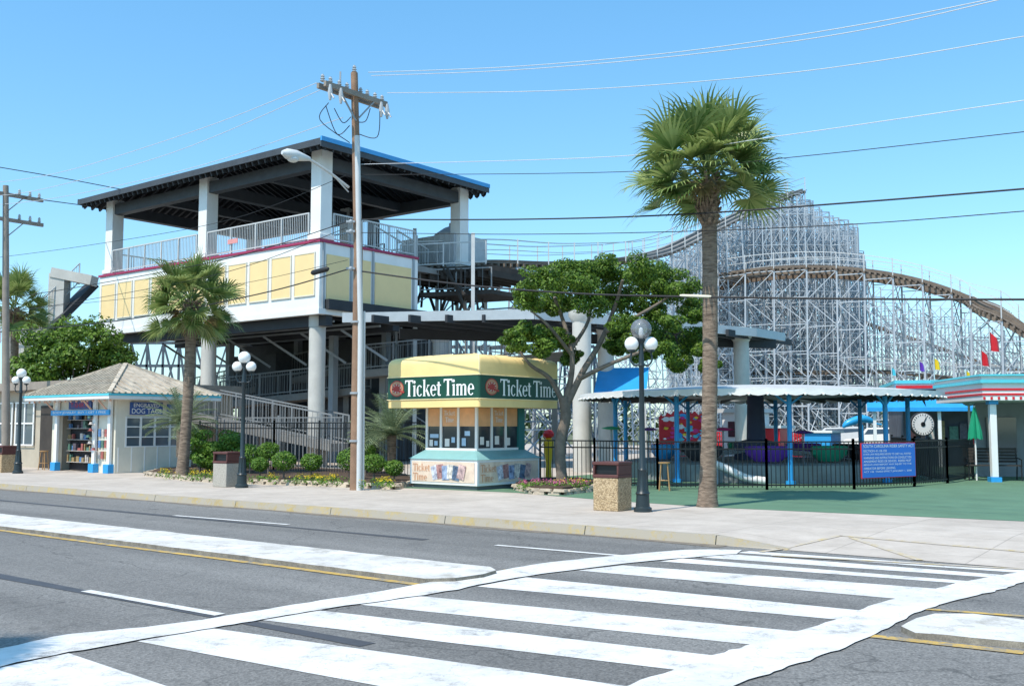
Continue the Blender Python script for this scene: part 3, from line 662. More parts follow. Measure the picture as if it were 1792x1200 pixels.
# ------------------------------------------------ roller coaster
rc=thing('roller_coaster',P(1400,790,75),'large roller coaster with pale silver lattice supports and timber track','roller coaster')
def track(pts,w=1.7,name='track',posts=True,spacing=2.4,mt=TRACKW,rmt=LGREY,pw=.1,th=.2):
    c=crom(pts,10);m=MB();mrs=[MB(),MB()];ms=MB()
    L=0;nxt=0
    sd=[]
    for i in range(len(c)):
        d=(c[min(i+1,len(c)-1)]-c[max(i-1,0)]);d.z=0;sd.append(Vector((-d.y,d.x,0)).normalized())
    for i in range(len(c)-1):
        for e,s in enumerate((-1,1)):
            a=c[i]+sd[i]*s*w*.32;b=c[i+1]+sd[i+1]*s*w*.32;m.beam(a,b,.28,th)
            a=c[i]+sd[i]*s*w*.6;b=c[i+1]+sd[i+1]*s*w*.6
            m.beam(a-Z*.1,b-Z*.1,.3,.06)
            if th>.25: m.beam(a-Z*.42,b-Z*.42,.1,.3)
            mrs[e].beam(a+Z*1.05,b+Z*1.05,.05,.05);mrs[e].beam(a+Z*.55,b+Z*.55,.035,.035)
        seg=(c[i+1]-c[i]).length;k=max(1,int(seg/.6))
        for j in range(k):
            p=c[i].lerp(c[i+1],j/k);m.beam(p-Z*.22-sd[i]*w*.75,p-Z*.22+sd[i]*w*.75,.14,.16)
        L+=seg
        if L>=nxt:
            nxt=L+spacing
            for e,s in enumerate((-1,1)):
                p=c[i]+sd[i]*s*w*.72;mrs[e].beam(p-Z*.2,p+Z*1.1,.06,.06)
            if posts:
                h=c[i].z-.3
                l=[c[i]+sd[i]*s*w*.7 for s in(-1,1)]
                for q,s in zip(l,(-1,1)):
                    ms.beam((q.x+sd[i].x*s*h*.04,q.y+sd[i].y*s*h*.04,0),(q.x,q.y,h),pw,pw)
                z=h
                while z>1:
                    z2=max(0,z-2.0);ms.beam((l[0].x,l[0].y,z),(l[1].x,l[1].y,z),pw*.7,pw*.7);ms.beam((l[0].x,l[0].y,z),(l[1].x,l[1].y,z2),pw*.6,pw*.6);ms.beam((l[1].x,l[1].y,z),(l[0].x,l[0].y,z2),pw*.6,pw*.6);z=z2
                if sup and (Vector(sup[-1][0])-c[i]).length<spacing*2.2:
                    pl=sup[-1][1];ph=sup[-1][2]
                    for e in(0,1):
                        z=min(h,ph);f=1
                        while z>1.2:
                            z2=max(0,z-2.0)
                            ms.beam((l[e].x,l[e].y,z),(pl[e].x,pl[e].y,z),pw*.6,pw*.6)
                            if f: ms.beam((l[e].x,l[e].y,z),(pl[e].x,pl[e].y,z2),pw*.5,pw*.5)
                            else: ms.beam((l[e].x,l[e].y,z2),(pl[e].x,pl[e].y,z),pw*.5,pw*.5)
                            f=1-f;z=z2
                sup.append((tuple(c[i]),l,h))
    m.obj(name,mt,rc,smooth=False)
    for mr in mrs: mr.obj('walkway_railing',rmt,rc,smooth=False)
    if ms.v: ms.obj('support_bents',[LATT],rc,smooth=False,kind='stuff')
sup=[]
track([P(1225,500,84),P(1290,480,80),P(1400,470,77),P(1500,474,75),P(1600,490,73),P(1700,522,71),P(1760,552,69),P(1850,612,67)],w=2.3,pw=.10,th=.3,spacing=2.0)
sup=[]
track([P(690,470,47.5),P(760,466,48),P(850,460,50),P(960,462,56),P(1080,455,64)],w=1.6,spacing=3)
sup=[]
track([P(1080,455,64),P(1160,438,72),P(1240,400,79),P(1330,358,86),P(1395,334,90)],w=1.4,mt=TRACKG,pw=.08)
sup=[]
track([P(1180,640,88),P(1350,652,84),P(1550,650,80),P(1700,664,78),P(1850,660,76)],w=1.8)
sup=[]
track([P(1500,560,92),P(1620,600,90),P(1740,640,88),P(1850,655,86)],w=1.4,pw=.08)
def topv(u):
    pts=[(1120,470),(1200,425),(1245,400),(1330,360),(1395,336),(1412,345),(1440,368),(1475,385),(1500,392),(1508,430),(1520,455)]
    for i in range(len(pts)-1):
        if pts[i][0]<=u<=pts[i+1][0]:
            t=(u-pts[i][0])/(pts[i+1][0]-pts[i][0]);return pts[i][1]+(pts[i+1][1]-pts[i][1])*t
    return 455
prev=[]
for li,(d,mt) in enumerate(((82,LATT),(83,LATT2),(84,LATT),(85.2,LATT2),(86.5,LATT),(88,LATT2),(89.5,LATT),(90.5,LATT2),(92,LATT2),(93.5,LATT),(95,LATT2),(96.5,LATT2),(98,LATT),(100,LATT2))):
    m=MB();sh=(li%4)*4;cols=[]
    u=1165+sh+(li%2)*8
    stepz=1.25+.2*(li%3)
    while u<1508+li*1.2:
        vt=topv(u)+ (U(4,26) if li not in(5,6,7) else U(-3,3))
        q=P(u,vt,d+U(-.3,.3));cols.append(q);u+=15.5+li*.3+U(-2.5,2.5)
    for q in cols: m.beam((q.x,q.y+0,0),q,.08,.08)
    for a,b in zip(cols,cols[1:]):
        top=min(a.z,b.z)
        f=0;z=0
        while z<top-.3:
            z2=min(z+stepz,top)
            m.beam((a.x,a.y,z2),(b.x,b.y,z2),.05,.05)
            if (f+li)%2: m.beam((a.x,a.y,z),(b.x,b.y,z2),.04,.04)
            else: m.beam((a.x,a.y,z2),(b.x,b.y,z),.04,.04)
            f+=1;z=z2
    if li:
        for a,b in zip(cols,prev):
            z=2.2
            while z<min(a.z,b.z):
                m.beam((a.x,a.y,z),(b.x,b.y,z),.05,.05)
                m.beam((a.x,a.y,z-2.2),(b.x,b.y,z),.04,.04);z+=2.4
    prev=cols
    m.obj('support_lattice',mt,rc,smooth=False,kind='stuff')
for li,(d,mt) in enumerate(((82,LATT),(84,LATT2),(86,LATT),(88,LATT2),(90,LATT2),(92,LATT))):
    m=MB();cols=[]
    u=1520+li*7
    while u<1840:
        t=(u-1530)/300;cols.append(P(u,502+85*t+li*14+U(-4,4),d));u+=21
    for q in cols:m.beam((q.x,q.y,0),q,.08,.08)
    for a,b in zip(cols,cols[1:]):
        z=0;f=0;top=min(a.z,b.z)
        while z<top-.3:
            z2=min(z+1.7,top);m.beam((a.x,a.y,z2),(b.x,b.y,z2),.05,.05)
            m.beam((a.x,a.y,z if f%2 else z2),(b.x,b.y,z2 if f%2 else z),.045,.045);f+=1;z=z2
    m.obj('support_lattice',mt,rc,smooth=False,kind='stuff')
m=MB()
for k in range(14):
    a=P(230+k*28,600,60);m.beam((a.x,a.y,0),a+Z*.0,.12,.12)
    b=P(230+(k+1)*28,600,60)
    m.beam((a.x,a.y,a.z),(b.x,b.y,0.5 if k%2 else b.z*.5),.1,.1);m.beam((a.x,a.y,a.z*.5),(b.x,b.y,b.z),.08,.08)
for v in(600,640,690): m.beam(P(230,v,60),P(650,v,60),.12,.16)
m.obj('lower_lattice',mat('blue_grey_steel',(.09,.12,.15),.5,.2),rc,smooth=False,kind='stuff')
m=MB()
for k in range(16):
    a=P(650+k*26,608,58);b=P(650+(k+1)*26,606,58);m.beam((a.x,a.y,0),a,.14,.14);m.beam(a,b,.14,.18)
    m.beam(a,(b.x,b.y,.3),.08,.08);m.beam((a.x,a.y,.3),b,.08,.08);m.beam((a.x,a.y,2.7),(b.x,b.y,2.7),.1,.1)
m.obj('lower_lattice',MATS['blue_grey_steel'],rc,smooth=False,kind='stuff')
# ------------------------------------------------ ticket booth
O=G(835,858,SW);O.z=0
T=frame(O);T2=T@Matrix.Rotation(math.pi/2,4,'Z')
W1,W2=2.3,2.6
bo=thing('ticket_booth',Vector((O.x,O.y,SW)),'square ticket booth with yellow canvas canopy and dark green sign band','booth')
m=MB(T);m.box(-W1+.06,-.06,.06,W2-.06,SW,SW+.1);m.obj('plinth',mat('dark_grey_plinth',(.14,.15,.15)),bo)
m=MB(T);m.box(-W1,0,0,W2,SW+.1,.88);m.obj('lower_wall',WHITE,bo,bevel=.01)
m=MB(T)
o=.03;i=.27;z0,z1=.88,1.1
a=[(-W1-o,-o),(o,-o),(o,W2+o),(-W1-o,W2+o)];b=[(-W1+i,i),(-i,i),(-i,W2-i),(-W1+i,W2-i)]
m.add([(x,y,z0) for x,y in a]+[(x,y,z1) for x,y in b],[(j,(j+1)%4,4+(j+1)%4,4+j) for j in range(4)]+[(3,2,1,0),(4,5,6,7)]);m.obj('counter_ledge',mat('pale_teal_paint',(.22,.42,.41),.5,.1),bo)
bx0,bx1,by0,by1=-W1+.3,-.3,.3,W2-.3
m=MB(T);m.box(bx0+.04,bx1-.04,by0+.04,by1-.04,1.1,2.2);m.obj('window',GLASS,bo)
m=MB(T)
for x in(bx0,bx0+.5,bx0+1.1,bx1): m.box(x-.035,x+.035,by0-.0,by0+.035,1.1,2.2)
for y in(by0+.03,by0+.62,by0+1.2): m.box(bx1-.036,bx1-.001,y,y+.07,1.1,2.2)
m.box(bx0,bx1,by0-.01,by0+.034,1.1,1.16);m.box(bx1-.034,bx1+.01,by0,by1,1.1,1.16)
m.obj('window_frame',WHITE,bo)
m=MB(T);m.box(bx1-.2,bx1+.02,by1-.25,by1+.02,1.1,2.2);m.obj('corner_pier',TEAL,bo)
for (x0_,x1_) in((bx0+.04,bx0+.46),(bx0+.54,bx0+1.06),(bx0+1.14,bx1-.06)):
    m=MB(T);m.box(x0_,x1_,by0+.02,by0+.034,1.72,2.19);m.obj('window_poster',ORANGE,bo)
for (y0_,y1_) in((by0+.11,by0+.6),(by0+.7,by0+1.18),(by0+1.28,by1-.26)):
    m=MB(T);m.box(bx1-.034,bx1-.02,y0_,y1_,1.72,2.19);m.obj('window_poster',ORANGE,bo)
PW=mat('poster_white',(.75,.72,.68),.5,.05)
def onface(face,x,z,w,h,y,mt,name='poster_card',rot=0):
    TT=T if face==0 else T2
    c=Vector((x+w/2,0,z+h/2));m=MB(TT)
    pts=[]
    for dx,dz in((-w/2,-h/2),(w/2,-h/2),(w/2,h/2),(-w/2,h/2)):
        pts.append((c.x+dx*math.cos(rot)-dz*math.sin(rot),y,c.z+dx*math.sin(rot)+dz*math.cos(rot)))
    m.face(pts);return m.obj(name,mt,bo,smooth=False)
for face,x in((0,bx0+.6),(1,by0+.75)):
    TT=T if face==0 else T2; yy=by0+.012 if face==0 else -(bx1-.012)
    serif('Ticket',TT,x,2.0,.38,.13,yy,PW,bo);serif('Time',TT,x+.05,1.83,.3,.13,yy,PW,bo)
for (x,z,w,h) in((bx0+.08,1.2,.12,.17),(bx0+.62,1.2,.16,.2),(bx0+.85,1.3,.12,.14),(bx0+1.2,1.22,.14,.2),(bx0+.25,1.22,.12,.12),(bx0+.1,1.42,.3,.1),(bx0+1.3,1.48,.18,.12)):
    onface(0,x,z,w,h,by0+.03,PW if random.random()<.6 else mat('pale_blue_card',(.4,.55,.7)))
for (x,z,w,h) in((by0+.2,1.25,.16,.2),(by0+.45,1.2,.12,.15),(by0+.8,1.25,.18,.22),(by0+1.3,1.22,.14,.2)):
    onface(1,x,z,w,h,-(bx1-.03),PW)
for face,L in((0,W1),(1,W2)):
    x0=-W1 if face==0 else 0;TT=T if face==0 else T2
    onface(face,x0+.08,.30,L-.16,.52,-.012,mat('poster_peach',(.76,.60,.46),.5,.25,3),'lower_poster')
    serif('Ticket',TT,x0+.12,.57,.6,.19,-.02,mat('poster_rust',(.62,.32,.18)),bo);serif('Time',TT,x0+.12,.33,.5,.19,-.02,MATS['poster_rust'],bo)
    cm=[(.60,.62,.68),(.42,.22,.2),(.3,.38,.52),(.68,.64,.55),(.12,.18,.26),(.6,.42,.38)]
    for k in range(6):
        c=cm[k];onface(face,x0+.78+k*(L-1.22)/6,.36+.03*(k%2),.24,.36,-.018-.003*k,mat('card_tone_%d'%k,c,.4,.8,9),'fanned_card',.25-.1*k)
cx0,cx1,cy0,cy1=-2.78,.38,-.38,2.95
def ring(ins,z,n=5,rc_=.07):
    pts=[];x0,x1,y0,y1=cx0+ins,cx1-ins,cy0+ins,cy1-ins
    for (cx,cy,a0) in((x0+rc_,y0+rc_,180),(x1-rc_,y0+rc_,270),(x1-rc_,y1-rc_,0),(x0+rc_,y1-rc_,90)):
        for k in range(n):
            a=math.radians(a0+90*k/(n-1));pts.append((cx+rc_*math.cos(a),cy+rc_*math.sin(a),z))
    return pts
def loft(name,levels,mt,capt=True,capb=False):
    m=MB(T);rs=[ring(i_,z_) for i_,z_ in levels];k=len(rs[0]);vs=[p for r_ in rs for p in r_]
    fs=[(a*k+j,a*k+(j+1)%k,(a+1)*k+(j+1)%k,(a+1)*k+j) for a in range(len(rs)-1) for j in range(k)]
    if capt: fs.append(tuple((len(rs)-1)*k+j for j in range(k)))
    if capb: fs.append(tuple(range(k))[::-1])
    m.add(vs,fs);return m.obj(name,mt,bo)
loft('canopy_skirt',[(.0,2.2),(0,2.41)],CANV,False,True)
loft('sign_band',[(-.012,2.41),(-.012,2.99)],GREENB,True,True)
prc=[(0,2.99),(0,3.30),(.012,3.37),(.05,3.43),(.12,3.47),(.4,3.53),(1.2,3.62)]
loft('canopy_top',prc,CANV)
m=MB(T)
for (x,y,sx,sy) in((cx0,cy0,1,1),(cx1,cy0,-1,1),(cx1,cy1,-1,-1)):
    m.path([(x+sx*(a+.02),y+sy*(a+.02),z+.005) for a,z in prc],.014,6)
for z in(2.405,2.995):
    for a,b in(((cx0,cy0-.015),(cx1,cy0-.015)),((cx1+.015,cy0),(cx1+.015,cy1))): m.tube((a[0],a[1],z),(b[0],b[1],z),.013,n=6)
m.obj('canopy_piping',mat('piping_yellow',(.9,.74,.42)),bo,kind='stuff')
LW=mat('letter_white',(.86,.86,.83),.4,.02)
serif('Ticket Time',T,-2.12,2.49,2.36,.42,cy0-.02,LW,bo,'sign_lettering')
serif('Ticket Time',T2,.42,2.49,2.42,.42,-(cx1+.02),LW,bo,'sign_lettering')
for TT,x,y in((T,-2.42,cy0-.02),(T2,.08,-(cx1+.02))):
    m=MB(TT)
    for k,(rx,rz,mi) in enumerate(((.25,.21,0),(.225,.185,1),(.175,.12,0))):
        m.face([(x+math.cos(t*math.pi/12)*rx,y-.002*k,2.7+math.sin(t*math.pi/12)*rz) for t in range(24)],mi)
    for k in range(9):
        a=k*.7;m.face([(x+math.cos(a)*.15,y-.008,2.7+math.sin(a)*.1),(x+math.cos(a+.25)*.17,y-.008,2.7+math.sin(a+.25)*.13),(x+math.cos(a+.5)*.1,y-.008,2.7+math.sin(a+.5)*.07)],2)
    m.face([(x-.18,y-.010,2.66),(x+.26,y-.010,2.58),(x+.29,y-.010,2.62),(x-.16,y-.010,2.72)],0)
    m.obj('round_emblem',[mat('emblem_red',(.42,.05,.04)),mat('emblem_orange',(.5,.27,.15)),mat('emblem_cream',(.55,.5,.42))],bo,smooth=False)
# ------------------------------------------------ souvenir kiosk
O=G(200,828,SW);O.z=0;T=frame(O);T2=T@Matrix.Rotation(math.pi/2,4,'Z')
ki=thing('souvenir_kiosk',Vector((O.x,O.y,SW)),'small kiosk with tan pyramid roof, blue trim and open front','kiosk')
WX,WY=-4.2,3.0;h=2.62
m=MB(T)
m.box(WX,WX+.12,0,WY,SW,h);m.box(WX+.121,0,WY-.12,WY,SW,h);m.box(-.12,0,.0,WY-.121,SW,1.0);m.box(-.12,0,0,WY-.121,2.05,h);m.box(-.12,0,0,.35,1.0,2.05);m.box(-.12,0,2.7,WY-.121,1.0,2.05)
m.box(-1.1,-.121,0,.12,SW,h);m.box(WX+.121,WX+.5,0,.12,SW,h);m.box(WX+.5,-1.1,0,.12,2.25,h)
m.obj('wall',CREAM,ki)
m=MB(T);m.box(-.1,-.03,.351,2.699,1.0,2.05);m.obj('window',GLASS2,ki)
m=MB(T)
for y in(.38,.95,1.5,2.1,2.67): m.box(-.03,.02,y-.03,y+.03,1.0,2.05)
for z in(1.02,1.35,1.7,2.02): m.box(-.03,.015,.35,2.7,z-.02,z+.02)
for k in range(6): m.box(.0,.015,.1+k*.5,.14+k*.5,SW+.05,1.0)
m.obj('window_frame',WHITE,ki)
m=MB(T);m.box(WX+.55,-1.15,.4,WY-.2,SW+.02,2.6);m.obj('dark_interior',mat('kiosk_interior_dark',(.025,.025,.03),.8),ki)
goods=[mat('goods_%d'%k,c,.5,.5,12) for k,c in enumerate(((.4,.12,.1),(.1,.22,.42),(.55,.5,.45),(.35,.25,.12),(.1,.2,.15),(.12,.1,.12)))]
m=MB(T)
for zz_ in(.45,.85,1.25,1.65,1.95):
    x=WX+.62
    while x<-1.3:
        w=U(.06,.2)
        if U(0,1)<.75: m.box(x,x+w,.25+U(0,.05),.38,zz_,zz_+U(.08,.26),random.randrange(6))
        x+=w+U(.02,.12)
    m.box(WX+.6,-1.25,.24,.39,zz_-.02,zz_-.002,2)
m.obj('goods_display',goods,ki,kind='stuff')
for k in range(12):
    m=MB(T);m.box(-1.0+(k%4)*.2,-.86+(k%4)*.2,-.05,-.001,.6+(k//4)*.38,.86+(k//4)*.38,0);m.obj('wall_display',goods[random.randrange(6)],ki)
for x in(WX+.5,-1.15,-.2):
    m=MB(T);m.box(x-.16,x+.16,-.22,-.002,SW,SW+.3);m.obj('blue_base',BLUE,ki,bevel=.01)
    m=MB(T);m.box(x-.09,x+.09,-.14,-.052,SW+.3,h);m.obj('corner_post',WHITE,ki)
for k in range(6):
    q=T@Vector((-1.15+U(-.15,.25),-.25,.9+k*.22));m=MB();m.lathe(q,[(.11,0),(.06,.02),(.05,.08),(0,.09)],12);m.obj('hanging_hat',goods[(k*2)%6],ki)
ex0,ex1,ey0,ey1=-5.05,.65,-.65,3.75;cxm,cym=(ex0+ex1)/2,(ey0+ey1)/2
hip=[(ex0,ey0,2.83),(ex1,ey0,2.83),(ex1,ey1,2.83),(ex0,ey1,2.83)]
ap=[(cxm-.15,cym,3.98),(cxm+.15,cym,3.98)]
m=MB(T)
m.face([hip[0],hip[1],ap[1],ap[0]]);m.face([hip[1],hip[2],ap[1]]);m.face([hip[2],hip[3],ap[0],ap[1]]);m.face([hip[3],hip[0],ap[0]])
hx=(ex1-ex0)/2;hy=(ey1-ey0)/2
for k in range(24):
    x=ex0+.12+k*(ex1-ex0-.24)/23;f=max(0.02,1-abs(x-cxm)/hx)
    m.beam((x,ey0,2.85),(x,ey0+hy*f,2.85+1.15*f),.07,.05)
for k in range(19):
    y=ey0+.12+k*(ey1-ey0-.24)/18;f=max(.02,1-abs(y-cym)/hy)
    m.beam((ex1,y,2.85),(ex1-hx*f,y,2.85+1.15*f),.07,.05)
m.obj('roof',SHIN,ki,smooth=False)
m=MB(T)
m.beam(hip[0],ap[0],.14,.1);m.beam(hip[1],ap[1],.14,.1);m.beam(hip[2],ap[1],.14,.1);m.obj('ridge_cap',SHIN,ki)
m=MB(T);m.box(ex0,ex1,ey0,ey1,2.62,2.70);m.obj('soffit',WHITE,ki)
m=MB(T);m.box(ex0-.02,ex1+.02,ey0-.03,ey0,2.64,2.74);m.box(ex1,ex1+.03,ey0,ey1,2.64,2.74);m.box(ex0-.03,ex0,ey0,ey1,2.64,2.74)
m.obj('white_fascia',WHITE,ki)
m=MB(T);m.box(ex0-.04,ex1+.04,ey0-.05,ey0,2.742,2.81);m.box(ex1,ex1+.05,ey0+.001,ey1,2.742,2.81);m.box(ex0-.05,ex0,ey0+.001,ey1,2.742,2.81);m.obj('blue_fascia',TURQ,ki)
PE=mat('peach_trim',(.7,.42,.3))
for (x,y) in((-.2,-.55),(WX+.5,-.55),(-1.15,-.55)):
    m=MB(T);m.path(crom([Vector((x,-.1,2.2)),Vector((x,y*.5,2.32)),Vector((x,y,2.6))],6),.03,6);m.obj('eave_bracket',PE,ki)
m=MB(T)
for k in range(16): m.sphere((ex0+.2+k*.36,ey0+.1,2.58),.04,8,k=6)
m.obj('eave_bulbs',PE,ki,kind='stuff')
SB=mat('sign_blue',(.03,.08,.28),.4,.05)
m=MB(T2);m.box(.5,1.75,-.06,-.003,2.12,2.55);m.obj('shop_sign',SB,ki)
txt('ENGRAVED',T2,.62,2.38,1.0,.13,-.066,LW,ki);txt('DOG TAGS',T2,.55,2.16,1.15,.17,-.066,LW,ki)
m=MB(T2);m.box(1.95,2.9,-.05,-.003,2.15,2.5);m.obj('shop_sign',SB,ki);txt('AIRBRUSH',T2,2.02,2.24,.8,.16,-.056,LW,ki)
m=MB(T);m.box(-3.0,-1.5,-.06,-.003,2.32,2.6);m.obj('shop_sign',SB,ki);txt('T-SHIRTS',T,-2.85,2.37,1.2,.17,-.066,mat('letter_red',(.6,.05,.06)),ki)
m=MB(T);m.box(WX+.35,-.02,-.26,-.2,2.1,2.28);m.obj('shop_sign',BLUE,ki);txt('BODY JEWELRY  BUY 1 GET 1 FREE',T,WX+.5,2.14,3.5,.1,-.266,LW,ki)
# low building
q=P(-10,745,42);q.z=0;T=frame(q)
lb=thing('low_shop_building',q,'low beige shop building with brown roof edge and pale windows','building')
m=MB(T);m.box(-14,6.2,0,7,SW,3.1);m.obj('wall',BEIGE,lb)
m=MB(T);m.box(-14.4,6.6,-.5,7.3,3.1,3.4);m.obj('roof_slab',WOODG,lb)
for x in(-3.,.2,1.9):
    m=MB(T);m.box(x,x+1.4,-.04,-.002,1.0,2.6);m.obj('window',GLASS2,lb)
    m=MB(T)
    for a in(0,.7,1.4): m.box(x+a-.04,x+a+.04,-.08,-.041,.96,2.64)
    for a in(.96,1.8,2.6): m.box(x-.04,x+1.44,-.09,-.081,a,a+.06)
    m.obj('window_frame',WHITE,lb)
m=MB(T);m.box(3.8,5.0,-.05,-.002,SW,2.5);m.obj('door',DARKW,lb)
def stool(q,h=.7):
    s_=thing('wooden_stool',q,'plain wooden stool with four splayed legs','stool')
    m=MB();m.lathe(q,[(.13,h-.04),(.15,h-.03),(.15,h),(.0,h)],16);m.obj('seat',mat('honey_wood',(.42,.24,.1)),s_)
    for k in range(4):
        a=k*math.pi/2+.6;m=MB();m.tube(q+Vector((math.cos(a)*.18,math.sin(a)*.18,0)),q+Vector((math.cos(a)*.11,math.sin(a)*.11,h-.03)),.016,n=8);m.obj('leg',MATS['honey_wood'],s_)
    m=MB()
    for k in range(4):
        a=k*math.pi/2+.6;b=a+math.pi/2;m.tube(q+Vector((math.cos(a)*.16,math.sin(a)*.16,.25)),q+Vector((math.cos(b)*.16,math.sin(b)*.16,.25)),.011,n=6)
    m.obj('rung',MATS['honey_wood'],s_)
stool(G(76,822,SW));stool(G(1163,858,SW+.004),.7)
# ------------------------------------------------ street lamps
def lamp(q,label,clear=False):
    L_=thing('street_lamp',q,label,'street lamp','globe street lamps along the pavement')
    m=MB();m.lathe(q,[(.17,0),(.17,.07),(.13,.1),(.12,.32),(.14,.34),(.1,.4),(.075,.75),(.085,.78),(.06,.82),(.045,2.7),(.07,2.74),(.05,2.8),(.04,3.15),(.08,3.2),(.08,3.24)],14)
    for k in range(8):
        a=k*math.pi/4;m.tube(q+Vector((math.cos(a)*.12,math.sin(a)*.12,.1)),q+Vector((math.cos(a)*.075,math.sin(a)*.075,.74)),.014,n=5)
    m.obj('post',LAMPM,L_)
    for s in(-1,1):
        m=MB();m.path(crom([q+Vector((0,0,2.78)),q+Vector((s*.12,0,2.74)),q+Vector((s*.2,0,2.84)),q+Vector((s*.18,0,3.0))],6),.018,8);m.lathe(q+Vector((s*.18,0,2.98)),[(.03,0),(.075,.03),(.075,.06)],12);m.obj('arm',LAMPM,L_)
        m=MB();m.sphere(q+Vector((s*.18,0,3.15)),.135,20,k=14);m.obj('globe',GLOBE,L_)
    m=MB();r=.2 if clear else .16
    m.sphere(q+Vector((0,0,3.24+r*.93)),r,24,k=16);m.obj('top_globe',CLEAR if clear else GLOBE,L_)
    if clear:
        m=MB();m.lathe(q+Vector((0,0,3.24)),[(.03,0),(.05,.1),(.04,.2),(0,.23)],10);m.obj('bulb',GLOBE,L_)
    return L_
lamp(G(1125,895,SW),'dark iron lamp post with one clear and two white globes',True)
l2=lamp(G(423,853,SW),'dark iron lamp post with three white globes')
copy_thing(l2,G(31,828,SW))
def bin_(q,rot,label):
    b=thing('trash_bin',q,label,'trash bin','square litter bins');T=frame(q,rot)
    m=MB(T);m.box(-.27,.27,-.27,.27,.0,.62);m.obj('body',AGG,b,bevel=.015)
    m=MB(T)
    m.box(-.28,.28,-.28,.28,.621,.68);
    for s in(-1,1): m.box(s*.26-.02,s*.26+.02,-.26,.26,.681,.86)
    m.box(-.239,.239,.2,.26,.681,.86);m.box(-.29,.29,-.27,.28,.861,.92);m.obj('lid',BROWN,b,bevel=.01)
    m=MB(T);m.box(-.235,.235,-.2,.19,.682,.855);m.obj('opening',BLACK,b)
    return b
b1=bin_(G(1072,892,SW),RA+.05,'pebble-clad square bin with brown lid beside the lamp post')
b2=copy_thing(b1,G(398,851,SW),0,'pale concrete square bin with brown lid on the pavement')
copy_thing(b1,G(8,826,SW),0,'pebble-clad square bin near the low shop')
OFFB=mat('pale_pebble',(.5,.46,.39),.8,.25,30,fine=.4)
for c in b2.children:
    if c.name.startswith('body'):
        me=c.data.copy();me.materials[0]=OFFB;c.data=me
# ------------------------------------------------ utility pole and lines
PB=G(622,857,SW)
pole=thing('utility_pole',PB,'tall wooden utility pole with crossarm, insulators and street light','utility pole','utility poles')
ptop=P(620,128,PB.y);H=ptop.z
m=MB();m.path([PB,PB+Z*3,PB+Z*6,Vector((ptop.x,PB.y,H))],[.145,.13,.115,.09],14);m.obj('pole_shaft',WOODP,pole)
m=MB();o=Vector((.10,-.10,0))
m.path([PB+o,PB+o*.95+Z*4,P(624,240,PB.y)+Vector((.03,-.10,0))],.07,10);m.obj('conduit',PVC,pole)
m=MB();m.path([PB+Vector((.19,-.02,0)),PB+Vector((.17,-.02,4.5))],.035,8);m.obj('conduit',PVC,pole)
ca=P(618,167,PB.y)
AH=1.08
for s in(-.13,.13):
    m=MB();m.beam(ca-N*AH+R*s,ca+N*AH+R*s,.09,.13);m.obj('crossarm',WOODG,pole)
m=MB()
for s in(-1,1): m.beam(ca+N*s*.65-R*.15,ca-Z*.7-R*.12,.04,.03)
m.beam(ca+N*-.45+Z*.03,ca+N*-.45+Z*.5,.04,.04);m.obj('crossarm_brace',GREYST,pole)
prof=[(.02,0),(.07,.03),(.03,.06),(.065,.09),(.03,.12),(.055,.15),(.03,.18),(.03,.2)]
for k,s in enumerate((-1.04,-.78,-.48,-.22,.26,.5,.78,1.04)):
    m=MB();m.lathe(ca+N*s+Z*.07,prof,12);m.obj('insulator',CERAM,pole)
for s in(-.98,-.62,.8,1.02):
    m=MB();p=ca+N*s-R*.22;m.path([p-Z*.02,p-Z*.22,p-Z*.42],[.03,.065,.03],8);m.path([p+R*.1-Z*.05,p-R*.14-Z*.4],.02,6);m.obj('fuse_cutout',CERAM,pole)
m=MB();m.lathe(Vector((ptop.x,PB.y,H)),prof,12);m.obj('insulator',CERAM,pole)
for (a,b,c) in(((570,185),(590,235),(612,220)),((585,190),(600,215),(614,205)),((665,195),(660,240),(628,235)),((648,190),(640,212),(626,214)),((575,180),(560,210),(612,250))):
    m=MB();m.path(crom([P(a[0],a[1],PB.y-.1),P(b[0],b[1],PB.y-.1),P(c[0],c[1],PB.y)],6),.012,5);m.obj('jumper_wire',WIREB,pole)
la=P(610,328,PB.y);lb_=P(540,278,PB.y-1.0);lc=P(498,268,PB.y-1.5)
m=MB();m.path(crom([la,la.lerp(lb_,.5)+Z*.03,lb_],5),.035,8);m.path([la-Z*.0+Vector((0,0,-.12)),la.lerp(lb_,.3)],.018,6);m.obj('lamp_arm',LGREY,pole)
m=MB();d=(lc-lb_)
m.path([lb_-d*.05,lb_+d*.2,lb_+d*.55,lb_+d*.9,lb_+d*1.1],[.05,.09,.14,.13,.05],12);m.sphere(lb_+d*.65-Z*.1,.14,14,sz=.6);m.obj('lamp_head',mat('lamp_head_grey',(.62,.64,.63),.4),pole)
m=MB()
for z in(1.2,2.4,4.2): m.lathe(PB+Z*z,[(.17,0),(.17,.05)],12)
for v in(388,405,470): q=P(614,v,PB.y-.15);m.sphere(q,.06,8,k=6);m.box(q.x-.12,q.x+.1,q.y-.02,q.y+.05,q.z-.02,q.z+.03)
m.obj('pole_hardware',GREYST,pole,kind='stuff')
q2=PB+R*18.1;PB2=Vector((q2.x,q2.y,SW))
p2=thing('utility_pole',PB2,'weathered utility pole with two crossarms beside the shops','utility pole','utility poles')
t2=P(10,325,PB2.y)
m=MB();m.path([PB2,Vector((t2.x,PB2.y,t2.z))],[.15,.1],12);m.obj('pole_shaft',WOODG,p2)
